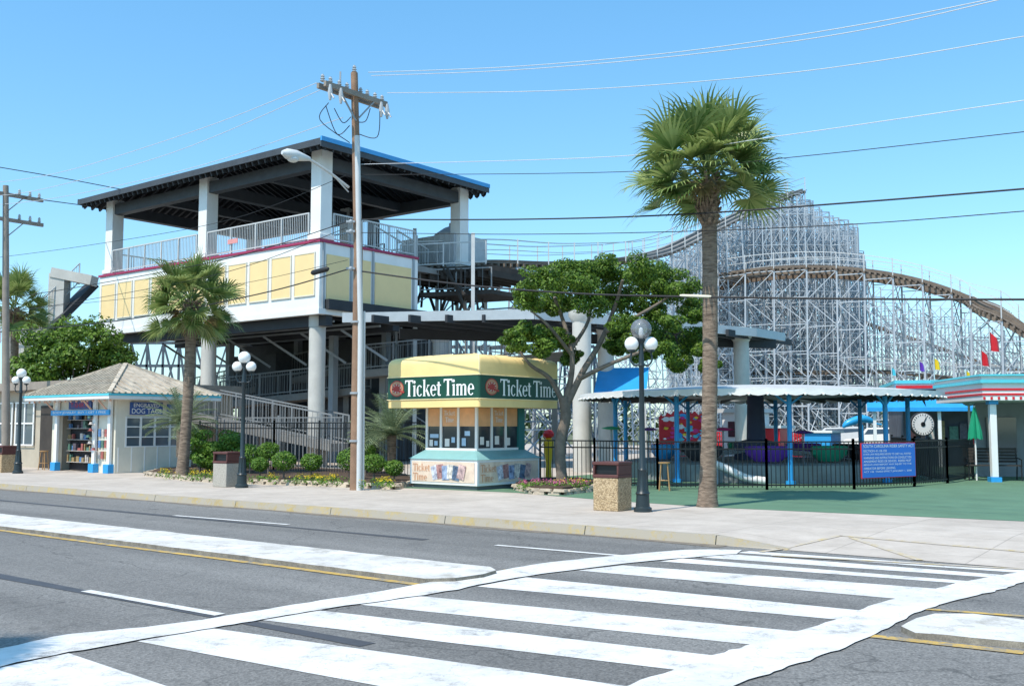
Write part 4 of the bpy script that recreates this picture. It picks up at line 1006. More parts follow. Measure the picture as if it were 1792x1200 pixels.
for v in(340,384):
    c=P(10,v,PB2.y);m=MB();m.beam(c-N*1.4,c+N*1.4,.1,.13);m.beam(c+N*.7,c-Z*.7,.03,.03);m.obj('crossarm',WOODG,p2)
    for s in(-1.2,-.4,.5,.9,1.25):
        m=MB();m.lathe(c+N*s+Z*.07,prof,10);m.obj('insulator',CERAM,p2)
lines=[([(645,127),(900,117),(1200,90),(1500,45),(1760,-6)],.010,WIREL,0,'bare'),([(650,133),(900,123),(1200,97),(1500,55),(1800,-12)],.010,WIREL,.3,'bare'),
([(678,163),(1000,158),(1400,126),(1800,63)],.010,WIREL,.9,'bare'),([(622,288),(1080,274),(1360,239),(1800,175)],.009,WIREL,0,'bare'),
([(622,306),(1085,301),(1400,274),(1800,230)],.008,WIREB,0,'black'),([(618,384),(900,384),(1180,376),(1500,354),(1800,330)],.017,WIREB,0,'black'),
([(618,407),(900,410),(1200,405),(1500,392),(1800,369)],.009,WIREB,0,'black'),([(614,472),(800,497),(1000,513),(1200,519),(1500,523),(1810,524)],.02,WIREB,0,'black'),
([(555,145),(350,226),(100,303),(-60,325)],.010,WIREL,-1.0,'bare'),([(560,158),(300,268),(60,334),(-60,345)],.010,WIREL,-.7,'bare'),([(600,206),(350,290),(100,346),(-50,362)],.010,WIREL,-.3,'bare'),
([(608,306),(400,385),(150,430),(-40,455)],.008,WIREB,0,'black'),([(608,388),(400,452),(150,500),(-40,530)],.013,WIREB,0,'black'),
([(608,398),(400,475),(150,525),(-40,555)],.009,WIREB,0,'black'),([(612,470),(450,515),(200,562),(-40,584)],.018,WIREB,0,'black'),
([(608,455),(400,500),(150,530),(-40,547)],.007,WIREB,0,'black')]
for pts,r,mt,off,kd in lines:
    w=crom([onroad(u,v,PB,off) for u,v in pts],8);m=MB();m.path(w,r,5)
    m.obj('power_line',mt,origin=w[0],label='thin %s overhead wire strung along the road'%('pale bare metal' if kd=='bare' else 'black insulated'),category='power line',group='overhead wires')
w=crom([P(-30,288,44),P(110,312,46),P(240,337,48)],6);m=MB();m.path(w,.02,5);m.obj('power_line',WIREB,origin=w[0],label='thin black insulated overhead wire strung along the road',category='power line',group='overhead wires')
w=crom([P(40,345,37),P(90,352,43),P(150,360,49)],6);m=MB();m.path(w,.02,5);m.obj('power_line',WIREB,origin=w[0],label='thin black insulated overhead wire strung along the road',category='power line',group='overhead wires')
a=onroad(545,478,PB);b=onroad(575,470,PB);m=MB();m.path([a,a.lerp(b,.1),a.lerp(b,.9),b],[.03,.07,.07,.03],10);m.obj('cable_splice',WIREB,origin=a,label='black splice case hanging on an overhead cable',category='cable splice')
a=onroad(1190,517,PB);b=onroad(1245,519,PB);m=MB();m.path([a,a.lerp(b,.1),a.lerp(b,.9),b],[.02,.028,.028,.02],8);m.obj('cable_sleeve',mat('ivory_sleeve',(.7,.66,.5)),origin=a,label='ivory sleeve on an overhead cable',category='cable sleeve')
# ------------------------------------------------ palms
def palm(q,top,rad,label,nf=62,trunk_r=.2,group='palm trees',seed=1,dry=.15,low=-32,droop=1.):
    random.seed(seed)
    p=thing('palm_tree',q,label,'palm tree',group)
    m=MB();pts=[];rr=[];n=40
    for i in range(n+1):
        t=i/n;c=q.lerp(top,t)+Vector((math.sin(t*3)*.05,0,0));pts.append(c)
        r=trunk_r*(1+.45*math.exp(-t*14));
        if t>.88: r=trunk_r*1.18
        rr.append(r*(1 if i%2 else 1.05))
    m.path(pts,rr,16)
    for i in range(90):
        t=U(.86,1.0);a=U(0,6.28);c=q.lerp(top,t);d=Vector((math.cos(a),math.sin(a),0));m.beam(c+d*trunk_r*.9,c+d*trunk_r*1.8+Z*U(.1,.26),.055,.03)
    m.obj('trunk',BARK,p)
    ml=MB()
    def frond(el,az,ln,mi):
        d0=Vector((math.cos(az)*math.cos(el),math.sin(az)*math.cos(el),math.sin(el)))
        side=Vector((-math.sin(az),math.cos(az),0))
        base=top+Z*U(-.1,.3)+d0*trunk_r*.5
        pl=rad*U(.40,.64)*ln;hub=base+d0*pl+Z*-.10*pl*math.cos(el)
        mid=base.lerp(hub,.5)+Z*.06
        ml.path([base,mid,hub],[.02,.015,.012],4,mi)
        dd=(hub-mid).normalized();up=side.cross(dd);up=up if up.z>0 else -up
        twist=U(-.7,.7);s2=(side*math.cos(twist)+up*math.sin(twist)).normalized();u2=dd.cross(s2)
        if u2.z<0:u2=-u2
        nl=26;R0=rad*U(.40,.52)*ln
        for k in range(nl):
            a=(k/(nl-1)-.5)*math.radians(240);w=R0*.040
            dr=(dd*math.cos(a)+s2*math.sin(a)+u2*(.15+.3*abs(math.sin(a)))).normalized()
            L=R0*(.80+.20*math.cos(a*.7))*U(.88,1.1);pr=hub;wv=dr.cross(u2).normalized()*w
            segs=4;quad=[];dv=dr.copy()
            for sgi in range(segs+1):
                t=sgi/segs;ww=[.55,1,.85,.45,.04][sgi]
                quad.append((pr-wv*ww,pr+wv*ww))
                g=[0.02,.10,.34,1.0,1.2][sgi]*U(.7,1.3)*droop
                dv=(dv+Vector((0,0,-g*.9))*(.6 if mi==0 else 1.3)).normalized()
                pr=pr+dv*L/segs
            vs=[v for pr2 in quad for v in pr2]
            ml.add(vs,[(2*i,2*i+1,2*i+3,2*i+2) for i in range(segs)],mi)
    for i in range(nf):
        t=(i+.5)/nf;el=math.radians(84-(84-low)*t**.9+U(-7,7));frond(el,i*2.39996+U(-.25,.25),U(.88,1.08)*(1.04-.08*t),0)
    for i in range(int(nf*dry)):
        frond(math.radians(U(-55,-30)),U(0,6.28),U(.45,.65),1)
    ml.obj('crown',[PALML,PALMD],p,smooth=False)
    return p
q=G(1238,886,SW);palm(q,P(1239,318,q.y),1.78,'tall fan palm with full round crown on the pavement',68,.15,seed=3,dry=.06,low=-26)
q=G(318,838,SW);palm(q,P(335,536,q.y),1.66,'slim fan palm in front of the station bed',60,.155,seed=5,dry=.15,low=-48,droop=1.3)
q=P(20,820,46);q.z=SW;palm(q,P(25,545,46),1.9,'distant fan palm behind the low shop',46,.17,seed=8)
palm(Vector((-7.25,4.75,SW)),Vector((-7.25,4.75,5.4)),1.4,'fan palm whose crown shades the near road',40,.17,seed=9)
random.seed(21)
GGF=leafmat('grey_green_frond',(.12,.17,.08),(.34,.40,.22))
def cycad(q,r,label,n=40,h=.5):
    p=thing('fan_palm_shrub',q,label,'palm shrub')
    m=MB();m.path([q,q+Z*h],[.12,.14],10);m.obj('stem',BARK,p)
    m=MB();c=q+Z*h
    for i in range(n):
        az=U(0,6.28);el=math.radians(U(5,80));d=Vector((math.cos(az)*math.cos(el),math.sin(az)*math.cos(el),math.sin(el)))
        pts=[];dv=d.copy();pr=c.copy()
        for k in range(7): pts.append(pr.copy());dv=(dv+Z*-.16).normalized();pr=pr+dv*r/6
        m.path(pts,.01,3)
        for k in range(1,7):
            for e in(0,.33,.66):
                a=pts[k-1].lerp(pts[k],e);dd=(pts[k]-pts[k-1]).normalized();s=dd.cross(Z).normalized()
                for sg in(-1,1):
                    tip=a+(s*sg*.8+dd*.6+Z*-.15).normalized()*r*.2;w=dd*.014
                    m.add([a-w,a+w,tip],[(0,1,2)])
    m.obj('fronds',GGF,p,smooth=False)
cycad(P(315,800,33.5),1.25,'spreading grey-green palm shrub beside the kiosk',70,1.1);cycad(P(685,815,30.5),1.35,'spreading palm shrub between pole and booth',70,.9)
cycad(P(650,815,32),1.0,'spreading palm shrub by the iron fence',36,.6)
# ------------------------------------------------ broadleaf trees
D=27.0
q=P(985,848,D);q.z=SW
tr=thing('broadleaf_tree',q,'shade tree with umbrella crown and forked grey trunk behind the booth','tree')
m=MB()
def br(pts,r): 
    c=crom([P(*p) for p in pts],5);m.path(c,[r[0]+(r[1]-r[0])*i/(len(c)-1) for i in range(len(c))],10)
m.path(crom([q,P(980,780,D),P(990,730,D),P(986,695,D)],5),[.19,.16]+[.14]*13+[.13],12)
br([(986,705,D),(962,662,D),(930,640,D-.4),(910,615,D-.5)],(.08,.03));br([(988,710,D),(1000,655,D),(1000,610,D),(985,560,D+.3),(970,520,D)],(.09,.04))
br([(990,712,D),(1020,650,D),(1050,600,D+.4),(1075,540,D+.5),(1090,490,D)],(.10,.04));br([(1010,665,D),(1060,640,D-.5),(1110,620,D-.5),(1160,600,D)],(.065,.03))
br([(1000,610,D),(1030,560,D+.5),(1030,510,D+1)],(.06,.03));br([(1060,580,D),(1120,550,D),(1170,520,D+.5)],(.065,.03));br([(1000,620,D),(960,570,D-.8),(930,545,D-1)],(.055,.02))
m.obj('trunk',BARKT,tr)
cl=[]
for (u,v,r) in[(925,526,.52),(948,496,.55),(985,480,.58),(1030,472,.55),(1080,468,.58),(1130,473,.58),(1168,490,.58),(1195,512,.52),(1000,505,.65),(1060,503,.7),(1120,507,.7),(1165,525,.65),(960,533,.55),(1035,532,.55),(1100,535,.6),(1205,538,.45),(1222,552,.35),(965,508,.6),(1140,495,.65),(1020,495,.65),(1000,535,.4),(1070,528,.5),(1140,548,.5),
    (893,595,.36),(925,582,.44),(960,588,.46),(985,606,.42),(1000,628,.3),(905,608,.3),(945,608,.4),(1085,590,.42),(1115,602,.5),(1150,592,.54),(1160,618,.45),(1200,608,.5),(1232,615,.4),(1222,588,.42),(1190,638,.36),(1080,612,.34),(1242,640,.28),(1088,565,.4),(1130,578,.42),(1180,572,.42),(1130,625,.36)]:
    cl.append((P(u,v,D+U(-1.5,1.5)),r))
crown(cl,8,250,.044,.5).obj('crown',LEAF,tr,smooth=False)
def bush(name,label,cat,clumps,n=130,size=.06,trunk=None,mt=LEAF2,sub=5,group=None):
    c=Vector((sum(c[0].x for c in clumps)/len(clumps),sum(c[0].y for c in clumps)/len(clumps),SW))
    t=thing(name,c,label,cat,group)
    m=MB()
    for cc,r in clumps: m.path([c+Vector((U(-.05,.05),U(-.05,.05),0)),c.lerp(cc,.5),cc],[.05*max(r,.5),.04*max(r,.5),.015],6)
    m.obj('branches' if cat!='tree' else 'trunk',BARKT,t)
    crown(clumps,sub,n,size,.55).obj('foliage' if cat!='tree' else 'crown',mt,t,smooth=False)
cl=[(P(u,v,44+U(-1,1)),r) for u,v,r in[(60,640,1.1),(85,600,1.2),(125,582,1.2),(165,590,1.2),(190,610,1.1),(195,640,1.1),(150,640,1.2),(110,640,1.2),(40,665,.9),(90,670,1.),(180,670,1.),(130,615,1.2)]]
bush('broadleaf_tree','dense rounded green tree behind the kiosk','tree',cl,240,.09,mt=LEAF,sub=7)
random.seed(5)
def mound(u,v,D_,r,label='clipped round green shrub in the flower bed',group='clipped shrubs in the flower bed'):
    c=P(u,v,D_);c.z=max(c.z,SW+.15+r*.6)
    t=thing('round_shrub',Vector((c.x,c.y,SW)),label,'shrub',group)
    m=MB();m.path([(c.x,c.y,SW),c],[.03,.02],6);m.obj('stem',BARKT,t)
    m=MB();leaves(m,c,(r,r,r*.8),1100,.03);leaves(m,c,(r*.85,r*.85,r*.7),400,.035)
    for k in range(6): a=U(0,6.3);leaves(m,c+Vector((math.cos(a)*r*.75,math.sin(a)*r*.75,U(0,.5)*r)),(r*.3,)*3,50,.03)
    m.obj('foliage',LEAF2,t,smooth=False)
for (u,v,D_,r) in[(455,812,29.2,.26),(497,806,29,.36),(545,808,29,.31),(612,804,28.6,.38),(655,810,28.2,.33),(690,818,28,.27),(470,788,31.5,.34),(438,793,31.8,.38),(640,790,30.2,.3)]:
    mound(u,v,D_,r)
for (u,v) in((352,772),(372,778),(395,775),(414,782)):
    c=P(u,v,33);bush('dark_shrub','tall dark green shrub by the kiosk','shrub',[(c,.5),(c-Z*.5,.5)],240,.05,sub=5,group='tall shrubs')
def bed(pix,name,label,h=.14):
    pts=[G(u,v,SW) for u,v in pix];c=sum(pts,Vector())/len(pts)
    t=thing(name,c,label,'flower bed')
    m=MB();m.prism([(p.x,p.y) for p in pts],SW+.005,SW+h);m.obj('soil',SOIL,t)
    m=MB()
    k=len(pts)
    for i in range(k):
        a=pts[i];b=pts[(i+1)%k];n=max(1,int((b-a).length/.34))
        for j in range(n):
            for lay in(0,1):
                p=a.lerp(b,(j+.5+.4*lay)/n);d=(b-a).normalized()*.155;w=Vector((-d.y,d.x,0)).normalized()*U(.08,.13);z0=SW+lay*.1
                o=Vector((U(-.02,.02),U(-.02,.02),0))
                m.hexa([p-d-w+o+Z*(0),p+d-w+o,p+d+w+o,p-d+w+o,p-d*.9-w*.8+o+Z*.075,p+d*.9-w*.8+o+Z*.075,p+d*.9+w*.8+o+Z*.07,p-d*.9+w*.8+o+Z*.07] if lay==0 else [q_+Z*.076 for q_ in(p-d-w+o,p+d-w+o,p+d+w+o,p-d+w+o)]+[q_+Z*U(.12,.15) for q_ in(p-d*.85-w*.8+o,p+d*.85-w*.8+o,p+d*.85+w*.8+o,p-d*.85+w*.8+o)])
    m.obj('stone_edging',STONE,t,smooth=False,kind='stuff')
    return t,pts
t,pts=bed([(258,832),(330,841),(430,846),(560,850),(690,856),(730,845),(690,832),(560,825),(420,820),(300,820)],'flower_bed','long planted bed with stone edging and yellow flowers')
def flowers(t,rows,cols,pr=.75):
    m=MB()
    for (u,v,n) in rows:
        for _ in range(n):
            c=G(u+U(-12,12),v+U(-4,4),SW+.12)
            leaves(m,c+Z*.05,(.12,.12,.08),16,.032,0)
            if U(0,1)<pr: leaves(m,c+Z*.14,(.12,.12,.04),cols[1],.022,cols[0])
    m.obj('flowers',[LEAF2,BLOOMY,BLOOMP],t,smooth=False,kind='stuff')
flowers(t,[(u,829+ (u-280)*.045,n_) for u,n_ in((285,8),(340,6),(355,9),(375,4),(470,5),(530,10),(550,12),(570,10),(590,6),(620,4),(660,9),(680,8))],(1,10),.75)
flowers(t,[(u,834+(u-280)*.04,4) for u in range(300,690,26)],(1,5),.3)
t,pts=bed([(902,856),(935,864),(985,866),(1030,860),(1042,850),(1010,846),(930,846)],'stone_planter','small stone-edged planter with pink and yellow flowers',.18)
flowers(t,[(u,851,13) for u in range(925,1030,18)],(2,8));flowers(t,[(u,848,8) for u in range(980,1030,20)],(1,8))
# ------------------------------------------------ iron fences
def fence(pts,h,label,step=.115,name='iron_fence',mt=BLACK,post=2.3,cat='fence',pr=.018):
    f=thing(name,pts[0],label,cat);mp=MB();mr=MB();mk=MB()
    for a,b in zip(pts,pts[1:]):
        L=(b-a).length;n=int(L/step)
        for i in range(n):
            p=a.lerp(b,i/n);mk.beam(p+Z*.06,p+Z*(h-.02),pr,pr)
        for z in(.12,h-.18,h): mr.beam(a+Z*z,b+Z*z,.035,.035)
        k=max(1,round(L/post))
        for i in range(k+1):
            p=a.lerp(b,i/k);mp.beam(p,p+Z*(h+.08),.06,.06)
    mk.obj('pickets',mt,f,smooth=False,kind='stuff');mr.obj('rail',mt,f,smooth=False,kind='stuff');mp.obj('post',mt,f,smooth=False,kind='stuff')
def gz(u,D,z=SW):
    p=P(u,745,D);p.z=z;return p
fence([gz(350,36),gz(480,34.5),gz(735,31)],1.7,'tall black iron picket fence behind the planted bed')
fence([gz(945,28.5),gz(1040,28),gz(1150,26.2),gz(1340,26),gz(1492,26.2),gz(1597,27.4),gz(1655,29),gz(1700,31.5)],1.2,'low black iron picket fence around the ride')
fence([gz(1655,29),gz(1600,33),gz(1560,38)],1.2,'low black iron picket fence returning behind the ride')
fence([gz(380,38.5),gz(600,36.5)],1.9,'grey steel picket fence under the station',.16,'steel_fence',MGREY,2.5,'fence',.03)
fence([gz(1250,50),gz(1430,50)],1.3,'red picket fence by the rides',.12,'red_fence',RED,2,'fence',.06)
a=gz(1503,26.1);b=gz(1597,27.3);d=(b-a);ang=math.atan2(d.y,d.x);T=frame(a+Vector((-.0,-.06,0)),ang);w=d.length
zs0=.28;zs1=1.17
sg=thing('safety_notice',a,'blue notice board with thin red border on the iron fence','sign')
m=MB(T);m.box(0,w,-.03,0,zs0,zs1);m.obj('red_border',RED,sg)
m=MB(T);m.box(.018,w-.018,-.036,-.0301,zs0+.018,zs1-.018);m.obj('blue_panel',mat('notice_blue',(.02,.17,.62),.4,.05),sg)
txt('SOUTH CAROLINA RIDER SAFETY ACT',T,.07,zs1-.12,w-.14,.075,-.039,LW,sg)
for k,s in enumerate(('SECTION 41-18-150','STATE LAW REQUIRES RIDERS TO OBEY ALL POSTED','WARNINGS AND INSTRUCTIONS ON CONDUCT ON','AMUSEMENT RIDES OR DEVICES.  RIDERS MUST','BEHAVE AND REPORT ANY INJURY TO THE','OPERATOR BEFORE LEAVING.','ACT 142  TAKES EFFECT JANUARY 1, 2000')):
    txt(s,T,.07,zs1-.23-k*.088,(w-.14)*(.45 if k==0 else (.62 if k==5 else .94)),.055,-.039,LW,sg)
# ------------------------------------------------ ride pavilion
pc=Vector((7.8,33,SW))
pv=thing('ride_pavilion',pc,'round open ride pavilion with pale flat scalloped canopy and blue posts','pavilion')
n=36;Rr=5.6
m=MB();m.lathe(Vector((pc.x,pc.y,0)),[(Rr,2.68),(Rr,2.72),(Rr*.8,2.83),(Rr*.45,2.95),(.6,3.02),(.0,3.04)],n);m.obj('canopy',mat('canopy_grey_white',(.56,.56,.54),.6,.15,1,dirt=.3),pv)
m=MB()
for i in range(n*2):
    a0=i*math.pi/n;a1=(i+1)*math.pi/n;am=(a0+a1)/2
    e=lambda a,z,r=Rr+.012:(pc.x+math.cos(a)*r,pc.y+math.sin(a)*r,z)
    m.face([e(a0,2.73),e(a1,2.73),e(a1,2.6),e(a0+(a1-a0)*.8,2.56),e(am,2.54),e(a0+(a1-a0)*.2,2.56),e(a0,2.6)])
m.obj('scalloped_valance',WHITE,pv,smooth=False)
m=MB()
for i in range(n*2):
    a=(i+.0)*math.pi/n;m.sphere((pc.x+math.cos(a)*(Rr+.04),pc.y+math.sin(a)*(Rr+.04),2.57),.035,8,k=6)
m.obj('rim_bulbs',GLOBE,pv,kind='stuff')
m=MB()
for i in range(n): a=i*2*math.pi/n;m.beam((pc.x+math.cos(a)*.5,pc.y+math.sin(a)*.5,2.88),(pc.x+math.cos(a)*Rr*.97,pc.y+math.sin(a)*Rr*.97,2.6),.05,.12)
m.obj('canopy_rib',DARKST,pv,kind='stuff')
for k in range(9):
    a=math.radians(-90-2+40*k);x=pc.x+math.cos(a)*4.6;y=pc.y+math.sin(a)*4.6
    m=MB();m.tube((x,y,SW),(x,y,2.66),.07,n=12);m.tube((x,y,SW),(x,y,SW+.1),.14,n=12)
    for s in(-1,1): m.beam((x+s*.4*math.sin(a),y-s*.4*math.cos(a),2.6),(x,y,2.3),.05,.05)
    m.obj('post',BLUE,pv)
m=MB();m.lathe(Vector((pc.x,pc.y,0)),[(4.2,SW+.005),(4.2,.62),(3.9,.66),(0,.66)],48);m.obj('ride_platform',mat('grey_green_deck',(.26,.29,.29),.7,.25,1.5,dirt=.3),pv)
m=MB();m.lathe(Vector((pc.x,pc.y,0)),[(.7,.66),(.7,1.2),(.3,1.3),(.25,2.85)],20);m.obj('centre_hub',mat('dark_blue_hub',(.05,.07,.14)),pv)
cc=[PINK,PURP,GREENP,YELLP,RED,BLUE]
for k in range(10):
    a=math.radians(36*k+10);x=pc.x+math.cos(a)*3.1;y=pc.y+math.sin(a)*3.1;TT=frame(Vector((x,y,.7)),a+math.pi/2)
    car=MB(TT);vs=[];n_=12
    for z,s in((0,.55),(.2,.95),(.42,1.0),(.45,.9),(.2,.75)):
        for j in range(n_):
            b=2*math.pi*j/n_;vs.append((math.cos(b)*.62*s*(1.15 if math.cos(b)>0 else 1),math.sin(b)*.34*s,z))
    car.add(vs,[(i_*n_+j,i_*n_+(j+1)%n_,(i_+1)*n_+(j+1)%n_,(i_+1)*n_+j) for i_ in range(4) for j in range(n_)]+[tuple(range(4*n_,5*n_)),tuple(range(n_))[::-1]])
    car.obj('ride_car',DARKST if k%3==0 else cc[k%6],pv)
    m=MB();m.beam((pc.x+math.cos(a)*.6,pc.y+math.sin(a)*.6,.95),(x,y,.8),.08,.08);m.obj('ride_arm',GREYST,pv)
for (u,v,mt,D_) in((1265,752,PINK,30.5),(1405,757,PURP,30.5),(1070,750,GREENP,32),(1135,752,PURP,33)):
    q=P(u,v,D_);g_=thing('mushroom_table',Vector((q.x,q.y,.66)),'bright plastic dish top on a thin stand by the ride','ride prop','dish tops by the ride')
    m=MB();m.tube((q.x,q.y,SW),(q.x,q.y,q.z),.03,n=8);m.obj('stand',GREYST,g_)
    m=MB();m.lathe(q,[(.1,-.03),(.3,0),(.31,.02),(.15,.06),(0,.08)],20);m.obj('dish_top',mt,g_)
q=gz(1290,28.6);t=thing('curved_slide',q,'low white curved plastic slide inside the fence','ride prop')
m=MB();m.path(crom([q+Vector((-.7,0,.58)),q+Vector((-.3,0,.42)),q+Vector((.2,-.1,.18)),q+Vector((.7,-.15,.1))],6),[.11]*19,10);m.obj('slide_body',WHITE,t)
m=MB();m.beam(q+Vector((-.6,0,0)),q+Vector((-.6,0,.5)),.08,.08);m.obj('slide_stand',GREYST,t)
q=P(960,815,29.5);q.z=SW
g_=thing('striped_post_prop',q,'yellow and red bulbous decorative post behind the iron fence','decoration')
m=MB();m.lathe(q,[(.1,0),(.08,.5),(.13,.95),(.15,1.15),(.08,1.25)],16);m.obj('stem',YELLP,g_)
m=MB();m.lathe(q,[(.08,1.251),(.15,1.3),(.16,1.38),(.1,1.47),(0,1.5)],16);m.obj('cap',RED,g_)
def pedestal(q,w,d,h,mt,label,name='ride_booth',cat='booth'):
    t=thing(name,q,label,cat);T=frame(q)
    m=MB(T);m.box(-w/2,w/2,0,d,0,h);m.obj('wall',mt,t,bevel=.02);return t,T
q=gz(1292,47);t,T=pedestal(q,1.6,1.6,2.2,WHITE,'small white booth with low roof by the rides')
m=MB(T);m.box(-1,1,-.2,1.8,2.2,2.38);m.obj('roof',LGREY,t)
m=MB(T);m.box(-.5,.5,-.03,-.002,1.1,1.8);m.obj('window',GLASS,t)
q=gz(1340,46);t,T=pedestal(q,1.3,1.4,1.5,RED,'low red ride control box by the red fence')
m=MB(T);m.box(-.75,.75,-.1,1.5,1.5,1.62);m.obj('roof',WHITE,t)
q=gz(1430,45);t,T=pedestal(q,1.2,1.2,1.3,BLUE,'low bright blue ride kiosk beyond the pavilion')
m=MB(T);m.box(-.7,.7,-.1,1.3,1.3,1.4);m.obj('roof',WHITE,t)
q=gz(1197,46);t=thing('fun_ride_front',q,'bright red ride front with blue and yellow swirls','amusement ride');T=frame(q,-.1)
m=MB(T)
n_=24;pts=[(-1.1+2.2*i/n_,0,2.0+.25*math.sin(i/n_*math.pi)+.08*math.sin(i*1.9)) for i in range(n_+1)]
m.add([(-1.1,0,0),(1.1,0,0)]+pts[::-1]+[(-1.1,.3,0),(1.1,.3,0)]+[(x,.3,z) for x,_,z in pts[::-1]],[tuple(range(n_+3)),tuple(range(n_+3,2*n_+6))[::-1]]+[(j,n_+3+j,n_+3+(j+1)%(n_+3),(j+1)%(n_+3)) for j in range(n_+3)])
m.obj('front_panel',RED,t,smooth=False)
for k in range(60):
    x=U(-.95,.95);z=U(.3,2.05);r=U(.06,.26);m=MB(T);rot=U(0,3)
    m.face([(x+math.cos(a_/6*math.pi+rot)*r*(1 if a_%2 else .6),-.01-k*.002,z+math.sin(a_/6*math.pi+rot)*r*.5) for a_ in range(12)]);m.obj('swirl',(BLUE,TURQ,YELLP,WHITE,PINK,RED)[k%6],t,smooth=False)
# dolphin ride figure
q=P(1508,740,44);t=thing('dolphin_ride',Vector((q.x,q.y,SW)),'blue leaping dolphin ride figure on a blue stand','ride figure')
k_=.62
m=MB();m.path(crom([q+Vector(v)*k_*1.3 for v in((-1.0,0,-.25),(-.75,0,-.02),(0,0,.22),(.5,0,.12),(.85,0,-.05),(1.05,0,-.08))],6),[(.03+.2*math.sin(min(1,i/22)*math.pi)**.8 if i<23 else .05)*k_*1.2 for i in range(31)],12)
m.add([q+Vector((-.05,0,.2)),q+Vector((.2,0,.2)),q+Vector((-.12,0,.5))],[(0,1,2)])
m.add([q+Vector(v)*k_*1.3 for v in((-1.,0,-.2),(-1.35,-.3,-.05),(-1.15,0,-.15),(-1.35,.3,-.05))],[(0,1,2,3)])
m.obj('dolphin_body',mat('dolphin_blue',(.03,.35,.7),.3),t)
m=MB();m.lathe(Vector((q.x,q.y,SW)),[(.5,0),(.5,.2),(.3,.4),(.08,.5),(.07,q.z-.2)],20);m.obj('stand',BLUE,t)
def car(q,rot,label,mt=WHITE):
    t=thing('parked_car',q,label,'car');T=frame(q,rot);m=MB(T)
    prof_=[(-2.2,.35),(-2.25,.75),(-2.1,.95),(-1.5,1.0),(-1.1,1.5),(.7,1.55),(1.2,1.05),(2.1,.9),(2.25,.6),(2.2,.35)]
    k=len(prof_);vs=[(x,-.85+(.15 if z>1.2 else 0),z) for x,z in prof_]+[(x,.85-(.15 if z>1.2 else 0),z) for x,z in prof_]
    m.add(vs,[(j,(j+1)%k,k+(j+1)%k,k+j) for j in range(k)]+[tuple(range(k))[::-1],tuple(range(k,2*k))]);m.obj('body',mt,t,bevel=.04)
    for s in(-1,1):
        m=MB(T);m.face([(-1.3,s*.83,1.05),(.95,s*.83,1.08),(.6,s*.735,1.46),(-1.02,s*.735,1.43)]);m.obj('side_window',GLASS,t,smooth=False)
    m=MB(T);m.face([(.78,-.62,1.5),(.78,.62,1.5),(1.19,.72,1.09),(1.19,-.72,1.09)]);m.obj('windscreen',GLASS,t,smooth=False)
    for x in(-1.4,1.4):
        for s in(-1,1):
            m=MB(T);m.tube((x,s*.72,.33),(x,s*.9,.33),.33,n=18);m.tube((x,s*.901,.33),(x,s*.92,.33),.18,n=12,m=1);m.obj('wheel',[RUBBER,LGREY],t)
    for s in(-.6,.6):
        m=MB(T);m.box(2.2,2.27,s-.15,s+.15,.62,.76);m.obj('headlight',GLOBE,t)
car(gz(1562,50),-.5,'white parked car beyond the rides')
car(gz(1480,56),-.3,'pale grey parked car beyond the rides',LGREY)
q=P(1615,742,36);t=thing('dial_scale_game',Vector((q.x,q.y,SW)),'large round white dial scale on a stand','scale')
m=MB();m.tube(q,q+Vector((0,.15,0)),.42,n=28);m.obj('dial_case',DARKST,t)
m=MB();m.tube(q+Vector((0,-.012,0)),q+Vector((0,-.001,0)),.38,n=28)
m.obj('dial_face',WHITE,t)
m=MB()
for k in range(24):
    a=k*math.pi/12;m.beam(q+Vector((math.cos(a)*.3,-.02,math.sin(a)*.3)),q+Vector((math.cos(a)*.36,-.02,math.sin(a)*.36)),.015,.015)
m.beam(q+Vector((0,-.025,0)),q+Vector((.12,-.025,.25)),.02,.02);m.tube(q+Vector((0,-.03,0)),q+Vector((0,-.02,0)),.08,n=14);m.obj('dial_marks',BLACK,t,kind='stuff')
m=MB();m.beam((q.x,q.y+.08,SW),(q.x,q.y+.08,q.z-.4),.2,.15);m.obj('stand',DARKST,t)
# games arcade
T=frame(gz(1640,41,0),-.25)
gs=thing('games_arcade',gz(1640,41,0),'games shop with turquoise and red eaves and blue awnings','building')
m=MB(T);m.box(-1.2,6.5,.6,6,SW,3.2);m.obj('wall',mat('arcade_dark_front',(.10,.10,.12),.7,.4,2),gs)
m=MB(T);m.box(-1.5,7,0,6.3,3.2,3.42);m.obj('eave_white',WHITE,gs);m=MB(T);m.box(-1.55,7.1,-.06,6.3,3.421,3.55);m.obj('eave_turquoise',TURQ,gs);m=MB(T);m.box(-1.5,7,-.04,-.002,3.22,3.34);m.obj('eave_red',RED,gs)
for x in(-2.6,-.4,1.8,4.):
    m=MB(T);m.add([(x,.55,3.0),(x+2,.55,3.0),(x+2.1,-.9,2.45),(x-.1,-.9,2.45),(x-.1,-.9,2.3),(x+2.1,-.9,2.3)],[(0,3,2,1),(3,4,5,2)]);m.obj('awning',BLUE,gs,smooth=False)
for k in range(20):
    x=-1+k*.38;m=MB(T);m.box(x,x+U(.15,.33),.45,.599,U(.6,1.2),U(1.4,2.2));m.obj('prize_display',(goods+[RED,YELLP,BLUE])[k%9],gs)
for x in(-2.4,0,2.3): m=MB(T);m.box(x-.06,x+.06,-.7,-.58,SW,2.4);m.obj('awning_post',WHITE,gs)
q=G(1741,843,SW);T=frame(Vector((q.x,q.y,0)),-.1)
es=thing('entrance_shelter',q,'shelter with white columns, turquoise cornice and red striped fascia','shelter')
